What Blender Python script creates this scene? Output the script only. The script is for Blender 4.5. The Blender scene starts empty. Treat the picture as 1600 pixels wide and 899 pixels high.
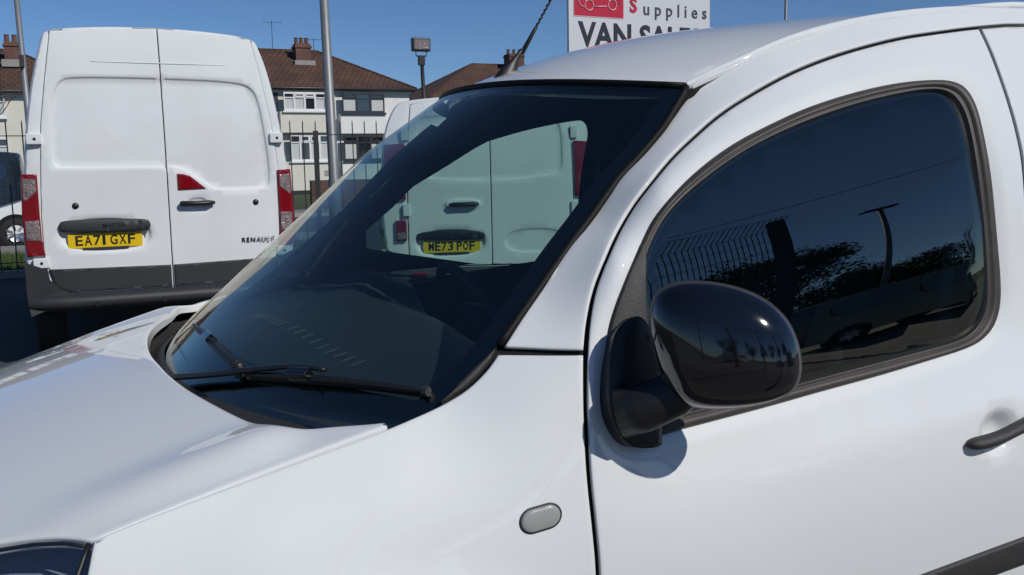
import bpy, bmesh, math, random
import numpy as np
from mathutils import Vector, Matrix, geometry
R = math.radians
sc = bpy.context.scene
# ---------------------------------------------------------------- camera
cam_d = bpy.data.cameras.new('camera'); cam = bpy.data.objects.new('camera', cam_d)
sc.collection.objects.link(cam); sc.camera = cam
cam_d.sensor_width = 36.0; cam_d.lens = 36.0*1500/1600; cam_d.clip_end = 2000; cam_d.clip_start = .05
CAM_C = (.72, -2.136, 1.455)
_yaw, _pit, _rol = 1.1304, -.1288, -.018
_d = Vector((math.cos(_pit)*math.cos(_yaw), math.cos(_pit)*math.sin(_yaw), math.sin(_pit)))
_r = _d.cross(Vector((0, 0, 1))).normalized(); _u = _r.cross(_d)
_r2 = _r*math.cos(_rol)+_u*math.sin(_rol); _u2 = -_r*math.sin(_rol)+_u*math.cos(_rol)
cam.matrix_world = Matrix(((_r2.x, _u2.x, -_d.x, CAM_C[0]), (_r2.y, _u2.y, -_d.y, CAM_C[1]), (_r2.z, _u2.z, -_d.z, CAM_C[2]), (0, 0, 0, 1)))
# ---------------------------------------------------------------- daylight
SUN_EL, SUN_AZ = 39.0, 26.0          # azimuth measured from -Y towards +X
_e, _a = R(SUN_EL), R(SUN_AZ)
SUNDIR = Vector((math.sin(_a)*math.cos(_e), -math.cos(_a)*math.cos(_e), math.sin(_e)))
world = bpy.data.worlds.new('World'); sc.world = world; world.use_nodes = True
wn = world.node_tree; wn.nodes.clear()
sky = wn.nodes.new('ShaderNodeTexSky'); sky.sky_type = 'NISHITA'; sky.sun_disc = False
sky.sun_elevation = _e; sky.sun_rotation = math.atan2(SUNDIR.x, SUNDIR.y)
sky.air_density = 1.0; sky.dust_density = 0.0; sky.ozone_density = 9.0; sky.altitude = 2000
bg = wn.nodes.new('ShaderNodeBackground'); bg.inputs[1].default_value = .078
wo = wn.nodes.new('ShaderNodeOutputWorld')
wn.links.new(sky.outputs[0], bg.inputs[0]); wn.links.new(bg.outputs[0], wo.inputs[0])
sl = bpy.data.lights.new('sun', 'SUN'); sl.energy = 3.3; sl.angle = R(.5); sl.color = (1, .965, .90)
sun = bpy.data.objects.new('sun', sl); sc.collection.objects.link(sun)
sun.rotation_euler = SUNDIR.to_track_quat('Z', 'Y').to_euler()
sc.view_settings.view_transform = 'Standard'; sc.view_settings.look = 'None'
sc.view_settings.exposure = -0.1; sc.view_settings.gamma = 1.0

# ---- surfaces of the small van (metres, van coordinates)
def ssm(x,a,b):
    t=np.clip((np.asarray(x,float)-a)/(b-a),0,1);return t*t*(3-2*t)
TH=math.radians(30)
AX=np.array([math.cos(TH),-math.sin(TH),0.]) # a axis
BX=np.array([-math.sin(TH),-math.cos(TH),0.]) # outward-ish
def tps_fit(P,v,lam=1e-4):
    P=np.asarray(P,float);v=np.asarray(v,float);n=len(P)
    d=np.linalg.norm(P[:,None]-P[None],axis=2);K=np.where(d>0,d*d*np.log(d+1e-12),0)
    A=np.zeros((n+3,n+3));A[:n,:n]=K+lam*np.eye(n);A[:n,n]=1;A[:n,n+1:]=P;A[n,:n]=1;A[n+1:,:n]=P.T
    w=np.linalg.solve(A,np.concatenate([v,np.zeros(3)]))
    return P,w
def tps(m,q):
    P,w=m;q=np.atleast_2d(q);n=len(P)
    d=np.linalg.norm(q[:,None]-P[None],axis=2);K=np.where(d>0,d*d*np.log(d+1e-12),0)
    return K@w[:n]+w[n]+q@w[n+1:]
SIDE=[ # x,w,z
(.60,.765,.93),(.74,.782,.948),(.74,.825,.85),(.74,.85,.70),(.74,.85,.5),
(.95,.775,1.005),(.95,.835,.93),(.95,.872,.82),(.95,.885,.65),
(1.157,.773,1.058),(1.157,.825,1.0),(1.157,.868,.9),(1.157,.888,.78),(1.157,.89,.6),
(1.25,.768,1.085),(1.348,.76,1.157),(1.36,.82,1.10),(1.36,.858,1.02),(1.36,.882,.92),(1.36,.893,.8),(1.36,.89,.6),
(1.447,.72,1.244),(1.576,.66,1.362),(1.691,.62,1.476),(1.811,.58,1.599),
(1.45,.848,1.12),(1.45,.872,1.02),(1.50,.81,1.24),(1.533,.795,1.308),(1.642,.757,1.421),(1.837,.715,1.535),(2.085,.69,1.642),(2.491,.675,1.748),
(1.57,.818,1.288),(1.72,.785,1.432),(2.006,.765,1.55),(2.337,.765,1.61),
(1.6,.862,1.06),(1.6,.888,.95),(1.6,.9,.82),(1.6,.886,.62),
(2.0,.865,1.10),(2.0,.893,.97),(2.0,.903,.82),(2.0,.884,.6),
(2.4,.865,1.14),(2.4,.893,1.0),(2.4,.905,.85),(2.4,.886,.6),
(2.0,.838,1.3),(2.35,.832,1.35),(1.7,.83,1.25),
(2.8,.86,1.2),(2.8,.9,.9),(2.8,.82,1.45),(2.8,.73,1.7),(2.8,.68,1.77),(2.8,.9,.6)]
S=np.array([(x,-w,z) for x,w,z in SIDE])
SM=tps_fit(np.stack([S@AX,S[:,2]],1),S@BX,1e-3)
def side(a,z):
    b=tps(SM,np.stack([a,z],-1).reshape(-1,2))
    return np.outer(a,AX)+np.outer(b,BX)+np.outer(z,[0,0,1])
SM2=SM
def side_res(X): # signed
    return X@BX-tps(SM,np.stack([X@AX,X[:,2]],1))
def zedge(x): return np.interp(x,[.3,.55,.745,.95,1.157,1.35],[.80,.888,.948,1.005,1.058,1.10])
HC=[(.2,.85),(.4,.945),(.6,1.005),(.8,1.05),(1.0,1.09),(1.2,1.135)]
HPTS=[];
for x,dz in [(.3,.075),(.5,.075),(.745,.07),(.95,.06),(1.157,.055),(1.35,.04)]:
    ze=float(zedge(x))
    for y in (-.775,-.65,-.5,-.25,0,.25,.5,.65,.775):
        HPTS.append((x,y,ze+dz*(1-(abs(y)/.775)**1.9)))
HPTS=np.array(HPTS)
HM=tps_fit(HPTS[:,:2],HPTS[:,2],1e-4)
def hoodz(x,y):
    z=tps(HM,np.stack([x,y],-1).reshape(-1,2))
    k=np.clip((np.asarray(x)-.55)/.5,0,1);k=k*k*(3-2*k)
    return z+.022*k*(1-ssm(x,.96,1.07))*np.exp(-((np.abs(y)-.69)/.060)**2)*(1-ssm(np.abs(np.asarray(y)),.72,.775))-.0*k
# windscreen x=f(y,z)
XC=[.845,.965,1.05,1.155,1.27,1.39,1.565,1.665]
def scrx(y,z):
    zc=np.array([.95,1.07,1.15,1.25,1.36,1.476,1.6,1.66]);
    xc=np.interp(z,zc,XC)
    xe=np.interp(z,[1.05,1.157,1.244,1.362,1.476,1.6],[1.22,1.35,1.447,1.565,1.688,1.812]);ed=xe-xc
    ye=np.interp(z,[1.05,1.157,1.244,1.362,1.476,1.6],[.79,.76,.72,.66,.62,.58])
    return xc+ed*(np.abs(y)/ye)**2.2
def ssm(x,a,b):
    t=np.clip((x-a)/(b-a),0,1);return t*t*(3-2*t)
def softp(t,s): return s*np.logaddexp(0,t/s)
def sideb(a,z):
    """outward coordinate b of the body side at (a,z)"""
    a=np.atleast_1d(a).astype(float);z=np.atleast_1d(z).astype(float)
    b=tps(SM,np.stack([a,z],-1))
    x=a*AX[0]+b*BX[0]
    rr=np.hypot(x-1.10,z-.33)
    b=b+.022*(1-ssm(rr,.44,.56))
    zc=.745+.105*x
    k=ssm(x,1.45,1.95)*.25
    b=b-k*(softp(z-zc,.004)-softp(z-zc-.10,.03))
    return b
def sidep(a,z):
    b=sideb(a,z)
    return np.outer(a,AX)+np.outer(b,BX)+np.outer(z,[0,0,1])
def side_res(X): return X@BX-sideb(X@AX,X[:,2])
ZE=([1.4,1.6,1.8,1.87,2.07,2.32,2.7,3.3,4.2],[1.36,1.49,1.593,1.626,1.714,1.772,1.815,1.845,1.845])
ZC=([1.4,1.55,1.61,1.7,1.8,1.93,2.07,2.38,2.8,3.3,4.2],[1.54,1.606,1.630,1.668,1.705,1.745,1.778,1.822,1.858,1.875,1.87])
def smi(x,T):
    # smooth interpolation: average of shifted linear interps
    return sum(w*np.interp(np.asarray(x)+o,T[0],T[1]) for o,w in ((-.09,.1),(-.045,.2),(0,.4),(.045,.2),(.09,.1)))
def roofz(x,y):
    e=smi(x,ZE);c=smi(x,ZC)
    return e+(c-e)*(1-np.abs(np.asarray(y)/.6)**2)
def scrzh(y): return 1.604+.026*(1-(np.asarray(y)/.571)**2)
def scrye(z): return np.interp(z,[.98,1.05,1.146,1.237,1.316,1.428,1.524,1.593,1.65],[.775,.765,.757,.713,.678,.634,.612,.585,.56])

D={'fender': [[1.0321, 0.9491], [1.0616, 0.9603], [1.1156, 0.9776], [1.1997, 1.0021], [1.2985, 1.031], [1.3867, 1.0562], [1.418, 1.0667], [1.4548, 1.0799], [1.4834, 1.0942], [1.5041, 1.1085], [1.5255, 1.1295], [1.5373, 1.1459], [1.5436, 1.155], [1.6847, 1.159], [1.686, 1.109], [1.6881, 1.0608], [1.6941, 0.976], [1.7061, 0.8859], [1.7137, 0.815], [1.7144, 0.72], [1.7186, 0.6], [1.7158, 0.45], [1.7659, 0.3719300349916678], [1.7583, 0.425002481310804], [1.7449, 0.47651637883624476], [1.727, 0.5256266241376475], [1.7038, 0.5715275465365575], [1.6758, 0.6134661254144887], [1.6433, 0.6507543437784363], [1.6059, 0.6827804754192703], [1.5652, 0.7090191204932514], [1.522, 0.7290398248894554], [1.4758, 0.7425141419793821], [1.4295, 0.7492210208982903], [1.3818, 0.74905043296162], [1.3356, 0.7420051767238853], [1.2895, 0.7282008320674125], [1.2441, 0.7078638640741155], [1.2013, 0.681327907786954], [1.1595, 0.6490282948108529], [1.1228, 0.6114949115461057], [1.0904, 0.5693435062174268], [1.0641, 0.5232655873098698], [1.0442, 0.47401707913128965], [1.0015, 0.5], [1.0143, 0.62], [1.0259, 0.75], [1.0311, 0.907], [1.0306, 0.9428]], 'pillar_low': [[1.5455, 1.1568], [1.6847, 1.159]], 'pillar': [[1.5474, 1.1587], [1.5958, 1.2372], [1.649, 1.3159], [1.6884, 1.3697], [1.731, 1.4276], [1.7755, 1.478], [1.8197, 1.524], [1.8684, 1.595], [1.9233, 1.6273], [2.012, 1.6778], [2.1062, 1.7179], [2.2038, 1.7513], [2.3291, 1.7775], [2.4656, 1.7993], [2.6984, 1.8], [3.096, 1.825], [3.7068, 1.83], [3.7147, 1.79], [3.1062, 1.785], [2.6285, 1.7737], [2.4964, 1.7546], [2.3933, 1.7352], [2.3094, 1.719], [2.2207, 1.6942], [2.1432, 1.6681], [2.0663, 1.6357], [2.0008, 1.6004], [1.9231, 1.5529], [1.8597, 1.4981], [1.8234, 1.4642], [1.7725, 1.4053], [1.7475, 1.3676], [1.727, 1.3309], [1.7084, 1.2906], [1.6937, 1.2489], [1.6866, 1.2025], [1.6847, 1.159]], 'door': [[1.7158, 0.45], [1.7186, 0.6], [1.7144, 0.72], [1.7137, 0.815], [1.7061, 0.8859], [1.6941, 0.976], [1.6881, 1.0608], [1.686, 1.109], [1.6847, 1.159], [1.6866, 1.2025], [1.6937, 1.2489], [1.7084, 1.2906], [1.727, 1.3309], [1.7475, 1.3676], [1.7725, 1.4053], [1.8234, 1.4642], [1.8597, 1.4981], [1.9231, 1.5529], [2.0008, 1.6004], [2.0663, 1.6357], [2.1432, 1.6681], [2.2207, 1.6942], [2.3094, 1.719], [2.3933, 1.7352], [2.4964, 1.7546], [2.508, 1.7554], [2.5202, 1.7032], [2.5285, 1.6497], [2.5393, 1.5943], [2.5509, 1.539], [2.5651, 1.4651], [2.5746, 1.3], [2.6469, 1.1], [2.6933, 0.9], [2.6878, 0.7], [2.653, 0.45]], 'rear': [[2.653, 0.45], [2.6878, 0.7], [2.6933, 0.9], [2.6469, 1.1], [2.5746, 1.3], [2.5651, 1.4651], [2.5509, 1.539], [2.5393, 1.5943], [2.5285, 1.6497], [2.5202, 1.7032], [2.508, 1.7554], [2.6285, 1.7737], [3.1062, 1.785], [3.7147, 1.79], [3.8921, 1.5], [3.9953, 1.1], [4.0507, 0.45]], 'window': [[1.7739, 1.33], [1.7932, 1.368], [1.8303, 1.4113], [1.8839, 1.457], [1.944, 1.4976], [2.0062, 1.5292], [2.0862, 1.5661], [2.1897, 1.5999], [2.2856, 1.6229], [2.3716, 1.6328], [2.4156, 1.6309], [2.4423, 1.6175], [2.4598, 1.5827], [2.4705, 1.525], [2.4846, 1.4489], [2.4943, 1.378], [2.5032, 1.3069], [2.5116, 1.2358], [2.5116, 1.1879], [2.5, 1.1536], [2.4817, 1.1314], [2.4417, 1.1101], [2.3308, 1.0915], [2.2298, 1.0742], [2.1267, 1.0593], [2.0014, 1.04], [1.8839, 1.0269], [1.8044, 1.0187], [1.796, 1.0081], [1.7664, 1.0095], [1.7413, 1.0257], [1.7265, 1.0512], [1.7187, 1.0835], [1.7167, 1.1305], [1.7196, 1.1848], [1.7291, 1.224], [1.7489, 1.2755]], 'glass': [[1.7812, 1.3071], [1.8087, 1.3612], [1.8357, 1.3905], [1.8726, 1.4201], [1.9283, 1.4598], [1.9865, 1.4924], [2.0342, 1.5142], [2.0813, 1.533], [2.1837, 1.5691], [2.2901, 1.5956], [2.3667, 1.6088], [2.3971, 1.5995], [2.4211, 1.5669], [2.4307, 1.5226], [2.4375, 1.4724], [2.4466, 1.4035], [2.4557, 1.332], [2.4626, 1.238], [2.4642, 1.1844], [2.4527, 1.1543], [2.4226, 1.1272], [2.3316, 1.1148], [2.2334, 1.1023], [2.0674, 1.0796], [1.9417, 1.0632], [1.817, 1.0505], [1.803, 1.1015], [1.784, 1.1855], [1.7764, 1.2568]], 'sail': [[1.7739, 1.328], [1.751, 1.2755], [1.7311, 1.224], [1.7217, 1.1848], [1.7197, 1.1303], [1.7207, 1.0833], [1.7295, 1.0528], [1.7433, 1.0284], [1.7674, 1.0123], [1.7938, 1.0114], [1.8023, 1.0209], [1.8171, 1.0485], [1.803, 1.1015], [1.7861, 1.1853], [1.7795, 1.2567], [1.7812, 1.3051]], 'belt': [[1.8044, 1.0196], [1.8839, 1.0279], [2.0014, 1.0411], [2.1267, 1.0603], [2.2299, 1.0753], [2.3309, 1.0926], [2.4418, 1.1113]], 'beltmid': [[1.8107, 1.0355], [1.8839, 1.0441], [2.0016, 1.059], [2.1272, 1.0778], [2.2305, 1.0922], [2.3314, 1.1078], [2.4315, 1.1205]], 'handle': [[2.4056, 0.9341], [2.44, 0.9347], [2.4854, 0.9428], [2.5479, 0.9639], [2.6306, 0.9806]], 'cup': [[2.4883, 0.9486]], 'repeater': [[1.6225, 0.918]], 'strip_top': [[1.7482, 0.612], [2.0034, 0.645], [2.2811, 0.681], [2.555, 0.717], [2.6748, 0.733]], 'strip_top2': [[2.7106, 0.737], [3.0517, 0.77], [3.5804, 0.8]], 'hood_rear': [[1.157, -0.772], [1.1563, -0.7582], [1.1296, -0.7422], [1.1019, -0.7224], [1.0702, -0.7011], [1.0361, -0.6846], [0.9993, -0.647], [0.9678, -0.5512], [0.9283, -0.4102], [0.9093, -0.322], [0.8924, -0.2104], [0.8809, -0.0717], [0.8817, 0.0774]], 'hood_side': [[1.1542, -0.7742], [1.0514, -0.7759], [0.9375, -0.7757], [0.8387, -0.7785], [0.7755, -0.7802], [0.7407, -0.7813]], 'hood_lamp': [[0.7055, -0.7454], [0.6656, -0.7167], [0.625, -0.6894]], 'arm1': [[0.8983, -0.1674, 1.0272], [0.9684, -0.3397, 1.0633], [1.0235, -0.4275, 1.0862], [1.0627, -0.4845, 1.099], [1.0837, -0.5149, 1.1045], [1.1129, -0.5671, 1.1059]], 'blade1': [[1.0111, -0.3938, 1.0698], [1.0572, -0.4822, 1.0796], [1.1055, -0.561, 1.0876], [1.1675, -0.6518, 1.0941], [1.2325, -0.7404, 1.0961]], 'arm2': [[1.0019, -0.3691, 1.0821], [0.9863, -0.2701, 1.0924], [0.9765, -0.1706, 1.0995], [0.9711, -0.0479, 1.1034]], 'blade2': [[0.9758, 0.0457, 1.0938], [0.9847, -0.155, 1.0949], [0.995, -0.2666, 1.0873], [1.0053, -0.348, 1.0776]], 'trim_out': [[1.5434, 1.1567], [1.5356, 1.1423], [1.52, 1.1231], [1.5042, 1.1077], [1.4835, 1.0933], [1.4633, 1.0814]], 'M': [[0.9996305, 0.0040234, 0.0268842], [-0.0036821, 0.9999122, -0.012733], [-0.0269331, 0.0126293, 0.9995575]], 'foot_in': [[1.344, -0.7569, 1.1578], [1.3224, -0.7556, 1.1435], [1.2989, -0.7563, 1.1268], [1.277, -0.7594, 1.1097], [1.2576, -0.7649, 1.0931], [1.2452, -0.7693, 1.082]], 'mbase': [[1.7499, 1.2137], [1.7255, 1.1965], [1.717, 1.1615], [1.7158, 1.1228], [1.7188, 1.0756], [1.7286, 1.047], [1.7434, 1.0235], [1.7602, 1.0113], [1.7918, 1.0068], [1.8035, 1.0109], [1.803, 1.0486], [1.8052, 1.1012], [1.7906, 1.1747], [1.7686, 1.2129]]}
MIR_C=(1.5873, -0.9716, 1.1953); MIR_L=(0.82111, -0.57077, 0.0); MIR_N=(-0.56656, -0.81505, 0.12127); MIR_Z=(0.06922, 0.09958, 0.99262)
MIR_OUT=[[-0.0821, 0.0215], [-0.0818, 0.041], [-0.0767, 0.0626], [-0.0638, 0.0766], [-0.0468, 0.0849], [-0.0203, 0.0887], [0.0128, 0.0878], [0.0459, 0.0822], [0.0742, 0.0726], [0.0978, 0.0591], [0.1177, 0.0418], [0.1313, 0.0214], [0.1403, -0.001], [0.1446, -0.0217], [0.1453, -0.0425], [0.1413, -0.0598], [0.1308, -0.0746], [0.1119, -0.086], [0.089, -0.0939], [0.0613, -0.1002], [0.0287, -0.1039], [0.0004, -0.1045], [-0.0235, -0.1009], [-0.041, -0.0902], [-0.053, -0.0743], [-0.0632, -0.0554], [-0.0717, -0.0315], [-0.0784, -0.0046]]
VENT=[(1.1487, 0.3022), (1.1673, 0.0458), (1.1766, -0.0311), (1.2231, -0.385)]
# ================================================================ helpers
C = sc.collection
random.seed(4)
def link(o, parent=None):
    C.objects.link(o)
    if parent is not None: o.parent = parent
    return o
def tag(o, label=None, cat=None, group=None, kind=None):
    if label: o['label'] = label
    if cat: o['category'] = cat
    if group: o['group'] = group
    if kind: o['kind'] = kind
    return o
def empty(name, loc=(0, 0, 0), rz=0):
    o = bpy.data.objects.new(name, None); o.location = loc; o.rotation_euler = (0, 0, rz); o.empty_display_size = .2
    return link(o)
def copy_tree(o, parent=None):
    c = o.copy(); C.objects.link(c)
    if parent is not None: c.parent = parent
    for ch in list(o.children): copy_tree(ch, c)
    return c
# ---- materials
def M_(name, col, rough=.5, metal=0., coat=0., spec=.5, bump=None, var=None, trans=0, emit=None, ior=1.5, cior=1.5):
    m = bpy.data.materials.new(name); m.use_nodes = True
    nt = m.node_tree; b = nt.nodes['Principled BSDF']
    b.inputs['Base Color'].default_value = (*col, 1); b.inputs['Roughness'].default_value = rough
    b.inputs['Metallic'].default_value = metal; b.inputs['Coat Weight'].default_value = coat
    b.inputs['Coat Roughness'].default_value = .02; b.inputs['Specular IOR Level'].default_value = spec
    b.inputs['IOR'].default_value = ior; b.inputs['Coat IOR'].default_value = cior
    if trans: b.inputs['Transmission Weight'].default_value = trans
    if bump or var:
        tc = nt.nodes.new('ShaderNodeTexCoord')
    if bump:
        sc_, st, dist = bump
        n = nt.nodes.new('ShaderNodeTexNoise'); n.inputs['Scale'].default_value = sc_; n.inputs['Detail'].default_value = 4
        nt.links.new(tc.outputs['Object'], n.inputs['Vector'])
        bp = nt.nodes.new('ShaderNodeBump'); bp.inputs['Strength'].default_value = st; bp.inputs['Distance'].default_value = dist
        nt.links.new(n.outputs[0], bp.inputs['Height']); nt.links.new(bp.outputs[0], b.inputs['Normal'])
    if var:
        sc_, amt, col2 = var
        n = nt.nodes.new('ShaderNodeTexNoise'); n.inputs['Scale'].default_value = sc_; n.inputs['Detail'].default_value = 6
        n.inputs['Roughness'].default_value = .65
        nt.links.new(tc.outputs['Object'], n.inputs['Vector'])
        r = nt.nodes.new('ShaderNodeMapRange'); r.inputs[1].default_value = .35; r.inputs[2].default_value = .7
        r.inputs[4].default_value = amt
        nt.links.new(n.outputs[0], r.inputs[0])
        mx = nt.nodes.new('ShaderNodeMix'); mx.data_type = 'RGBA'
        mx.inputs[6].default_value = (*col, 1); mx.inputs[7].default_value = (*col2, 1)
        nt.links.new(r.outputs[0], mx.inputs[0]); nt.links.new(mx.outputs[2], b.inputs['Base Color'])
    return m
def glass_mat(name, tint, ior=1.5, rough=.0, boost=1.0):
    m = bpy.data.materials.new(name); m.use_nodes = True; nt = m.node_tree; nt.nodes.clear()
    o = nt.nodes.new('ShaderNodeOutputMaterial'); mix = nt.nodes.new('ShaderNodeMixShader')
    f = nt.nodes.new('ShaderNodeFresnel'); f.inputs[0].default_value = ior
    g = nt.nodes.new('ShaderNodeNewGeometry')
    t = nt.nodes.new('ShaderNodeBsdfTransparent'); t.inputs[0].default_value = (*tint, 1)
    gl = nt.nodes.new('ShaderNodeBsdfGlossy'); gl.inputs['Roughness'].default_value = rough
    gl.inputs[0].default_value = (1, .95, .85, 1)
    # same reflectance from both sides of the pane
    inv = nt.nodes.new('ShaderNodeMath'); inv.operation = 'SUBTRACT'; inv.inputs[0].default_value = ior; 
    md = nt.nodes.new('ShaderNodeMath'); md.operation = 'MULTIPLY'; md.inputs[1].default_value = ior-1/ior
    nt.links.new(g.outputs['Backfacing'], md.inputs[0]); nt.links.new(md.outputs[0], inv.inputs[1])
    # Fresnel node inverts the ior on back faces itself, so hand it 1/ior there
    nt.links.new(inv.outputs[0], f.inputs[0])
    nt.links.new(f.outputs[0], mix.inputs[0]); nt.links.new(t.outputs[0], mix.inputs[1]); nt.links.new(gl.outputs[0], mix.inputs[2])
    nt.links.new(mix.outputs[0], o.inputs[0])
    return m
PAINT = M_('white_paint', (.785, .80, .805), .6, cior=1.68, coat=1.0, spec=.25, bump=(3.0, .10, .006), var=(2.2, .5, (.745, .757, .755)))
PAINT2 = M_('white_paint_van', (.765, .785, .79), .6, coat=.8, spec=.25, cior=1.6, var=(1.6, .7, (.68, .69, .685)))
SEAL = M_('weathered_rubber', (.040, .035, .032), .55, bump=(220, .25, .001), var=(14, .5, (.085, .07, .06)))
BLACK = M_('black_trim', (.012, .012, .013), .45, bump=(400, .3, .0006))
TEXT_BLACK = M_('grained_black_plastic', (.035, .034, .034), .5, bump=(600, .9, .0012))
GLOSSBLACK = M_('gloss_black', (.004, .004, .006), .10, coat=1.0)
MIRRIM = M_('mirror_rim_plastic', (.045, .045, .048), .45, spec=.3)
MATTEBLACK = M_('deep_black', (.004, .004, .004), .9)
DARKPL = M_('charcoal_plastic', (.028, .029, .033), .55, bump=(300, .3, .001))
KVENT = M_('vent_slats', (.07, .075, .08), .4)
DASH = M_('dashboard_plastic', (.022, .026, .030), .6, bump=(500, .3, .0006))
LINER = M_('headliner', (.02, .024, .03), .95)
SEATM = M_('seat_cloth', (.02, .022, .026), .95, bump=(300, .4, .001))
FRIT = M_('frit', (.003, .003, .004), .12)
SCREEN = glass_mat('windscreen_glass', (.71, .88, .84), 2.0)
SIDEGL = glass_mat('side_glass', (.56, .72, .68), 2.2)
CHROME = M_('bright_metal', (.75, .75, .76), .18, 1.0)
STEEL = M_('galvanised', (.30, .31, .32), .5, .6, var=(6, .5, (.2, .21, .22)))
REDL = M_('red_lens', (.20, .002, .006), .12, coat=1, var=(60, .5, (.25, .0, .005)))
CLEARL = M_('clear_lens', (.30, .25, .25), .10, coat=1, bump=(55, .9, .012), var=(45, .9, (.10, .07, .07)))
PLATE = M_('yellow_plate', (.78, .52, .01), .35)
PLATEBLK = M_('plate_black', (.01, .01, .01), .4)
TYRE = M_('tyre', (.02, .02, .02), .85, bump=(60, .5, .004))
RIM = M_('alloy', (.55, .55, .56), .3, .9)
REPM = M_('ribbed_clear_lens', (.34, .34, .33), .22, coat=1)
# ---- mesh builders
def mesh_obj(name, verts, faces, mat, parent=None, smooth=False):
    me = bpy.data.meshes.new(name); me.from_pydata([tuple(map(float, v)) for v in verts], [], [tuple(map(int, f)) for f in faces]); me.update()
    if mat: me.materials.append(mat)
    o = bpy.data.objects.new(name, me)
    if smooth: me.polygons.foreach_set('use_smooth', [True]*len(me.polygons))
    return link(o, parent)
class MB:
    def __init__(s): s.v = []; s.f = []
    def add(s, v, f):
        n = len(s.v); s.v += [tuple(p) for p in v]; s.f += [tuple(i+n for i in q) for q in f]; return s
    def box(s, x0, x1, y0, y1, z0, z1):
        v = [(x, y, z) for z in (z0, z1) for y in (y0, y1) for x in (x0, x1)]
        return s.add(v, [(0, 2, 3, 1), (4, 5, 7, 6), (0, 1, 5, 4), (2, 6, 7, 3), (0, 4, 6, 2), (1, 3, 7, 5)])
    def bar(s, p, q, w, h=None, n=4):
        return s.tube([p, q], w/2 if n != 4 else w/2*1.414, n)
    def tube(s, pts, r, n=8, caps=True, sq=None, up=None):
        P = [Vector(p) for p in pts]; rr = r if isinstance(r, (list, tuple)) else [r]*len(P)
        rings = []
        U = Vector(up) if up else None
        for i, p in enumerate(P):
            t = (P[min(i+1, len(P)-1)]-P[max(i-1, 0)]).normalized()
            a = U if U else (Vector((0, 0, 1)) if abs(t.z) < .9 else Vector((1, 0, 0)))
            x = t.cross(a).normalized(); y = x.cross(t)
            off = math.pi/n
            ring = []
            for k in range(n):
                an = 2*math.pi*k/n+off
                cx, cy = math.cos(an), math.sin(an)
                if sq: cx *= sq[0]; cy *= sq[1]
                ring.append(p+x*cx*rr[i]+y*cy*rr[i])
            rings.append(ring)
        v = [q for ring in rings for q in ring]; f = []
        for i in range(len(P)-1):
            for k in range(n):
                a = i*n+k; b = i*n+(k+1) % n
                f.append((a, b, b+n, a+n))
        if caps: f.append(tuple(range(n-1, -1, -1))); f.append(tuple(range((len(P)-1)*n, len(P)*n)))
        return s.add(v, f)
    def lathe(s, prof, axis_o, axis_d, n=24):
        o = Vector(axis_o); d = Vector(axis_d).normalized(); a = Vector((0, 0, 1)) if abs(d.z) < .9 else Vector((1, 0, 0))
        x = d.cross(a).normalized(); y = d.cross(x); v = []; f = []
        for (r, h) in prof:
            for k in range(n):
                an = 2*math.pi*k/n; v.append(o+d*h+x*r*math.cos(an)+y*r*math.sin(an))
        for i in range(len(prof)-1):
            for k in range(n):
                a_ = i*n+k; b_ = i*n+(k+1) % n; f.append((a_, b_, b_+n, a_+n))
        return s.add(v, f)
    def build(s, name, mat, parent=None, smooth=False, bevel=0, xf=None):
        v = s.v
        if xf: v = [xf @ Vector(p) for p in v]
        o = mesh_obj(name, v, s.f, mat, parent, smooth)
        if bevel:
            b = o.modifiers.new('bevel', 'BEVEL'); b.width = bevel; b.segments = 2; b.limit_method = 'ANGLE'; b.angle_limit = R(40)
            o.data.polygons.foreach_set('use_smooth', [True]*len(o.data.polygons))
            o.modifiers.new('wn', 'WEIGHTED_NORMAL')
        return o
def fix_normals(o):
    bm = bmesh.new(); bm.from_mesh(o.data); bmesh.ops.recalc_face_normals(bm, faces=bm.faces[:]); bm.to_mesh(o.data); bm.free()
# polygon tools (2-D)
def resample(poly, step, closed=True):
    P = np.array(poly, float)
    if closed: P = np.vstack([P, P[:1]])
    out = []
    for i in range(len(P)-1):
        L = np.linalg.norm(P[i+1]-P[i]); n = max(1, int(round(L/step)))
        for k in range(n): out.append(P[i]+(P[i+1]-P[i])*k/n)
    if not closed: out.append(P[-1])
    return np.array(out)
def rounds(poly, sharp=50, it=2):
    """corner-cutting smooth of a closed outline that keeps corners sharper than the given angle"""
    P = [np.array(p, float) for p in poly]
    for _ in range(it):
        Q = []; n = len(P)
        for i in range(n):
            a, b, c = P[i-1], P[i], P[(i+1) % n]
            u = b-a; v = c-b; lu = np.linalg.norm(u); lv = np.linalg.norm(v)
            if lu < 1e-6 or lv < 1e-6: continue
            ang = math.degrees(math.acos(max(-1, min(1, float(u@v)/(lu*lv)))))
            if ang > sharp: Q.append(b)
            else: Q.append(b-u*.25); Q.append(b+v*.25)
        P = Q
    return np.array(P)
def area2(P): return .5*float(np.sum(P[:, 0]*np.roll(P[:, 1], -1)-np.roll(P[:, 0], -1)*P[:, 1]))
def offset_poly(P, d):
    """positive d = inwards"""
    P = np.asarray(P, float); s = 1 if area2(P) > 0 else -1
    a = np.roll(P, 1, 0); c = np.roll(P, -1, 0)
    e1 = P-a; e2 = c-P
    e1 /= np.maximum(np.linalg.norm(e1, axis=1), 1e-9)[:, None]; e2 /= np.maximum(np.linalg.norm(e2, axis=1), 1e-9)[:, None]
    n1 = np.stack([-e1[:, 1], e1[:, 0]], 1)*s; n2 = np.stack([-e2[:, 1], e2[:, 0]], 1)*s
    m = n1+n2; L = np.linalg.norm(m, axis=1); m /= np.maximum(L, 1e-6)[:, None]
    k = 1/np.maximum((m*n1).sum(1), .45)
    return P+m*(d*k)[:, None]
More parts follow.
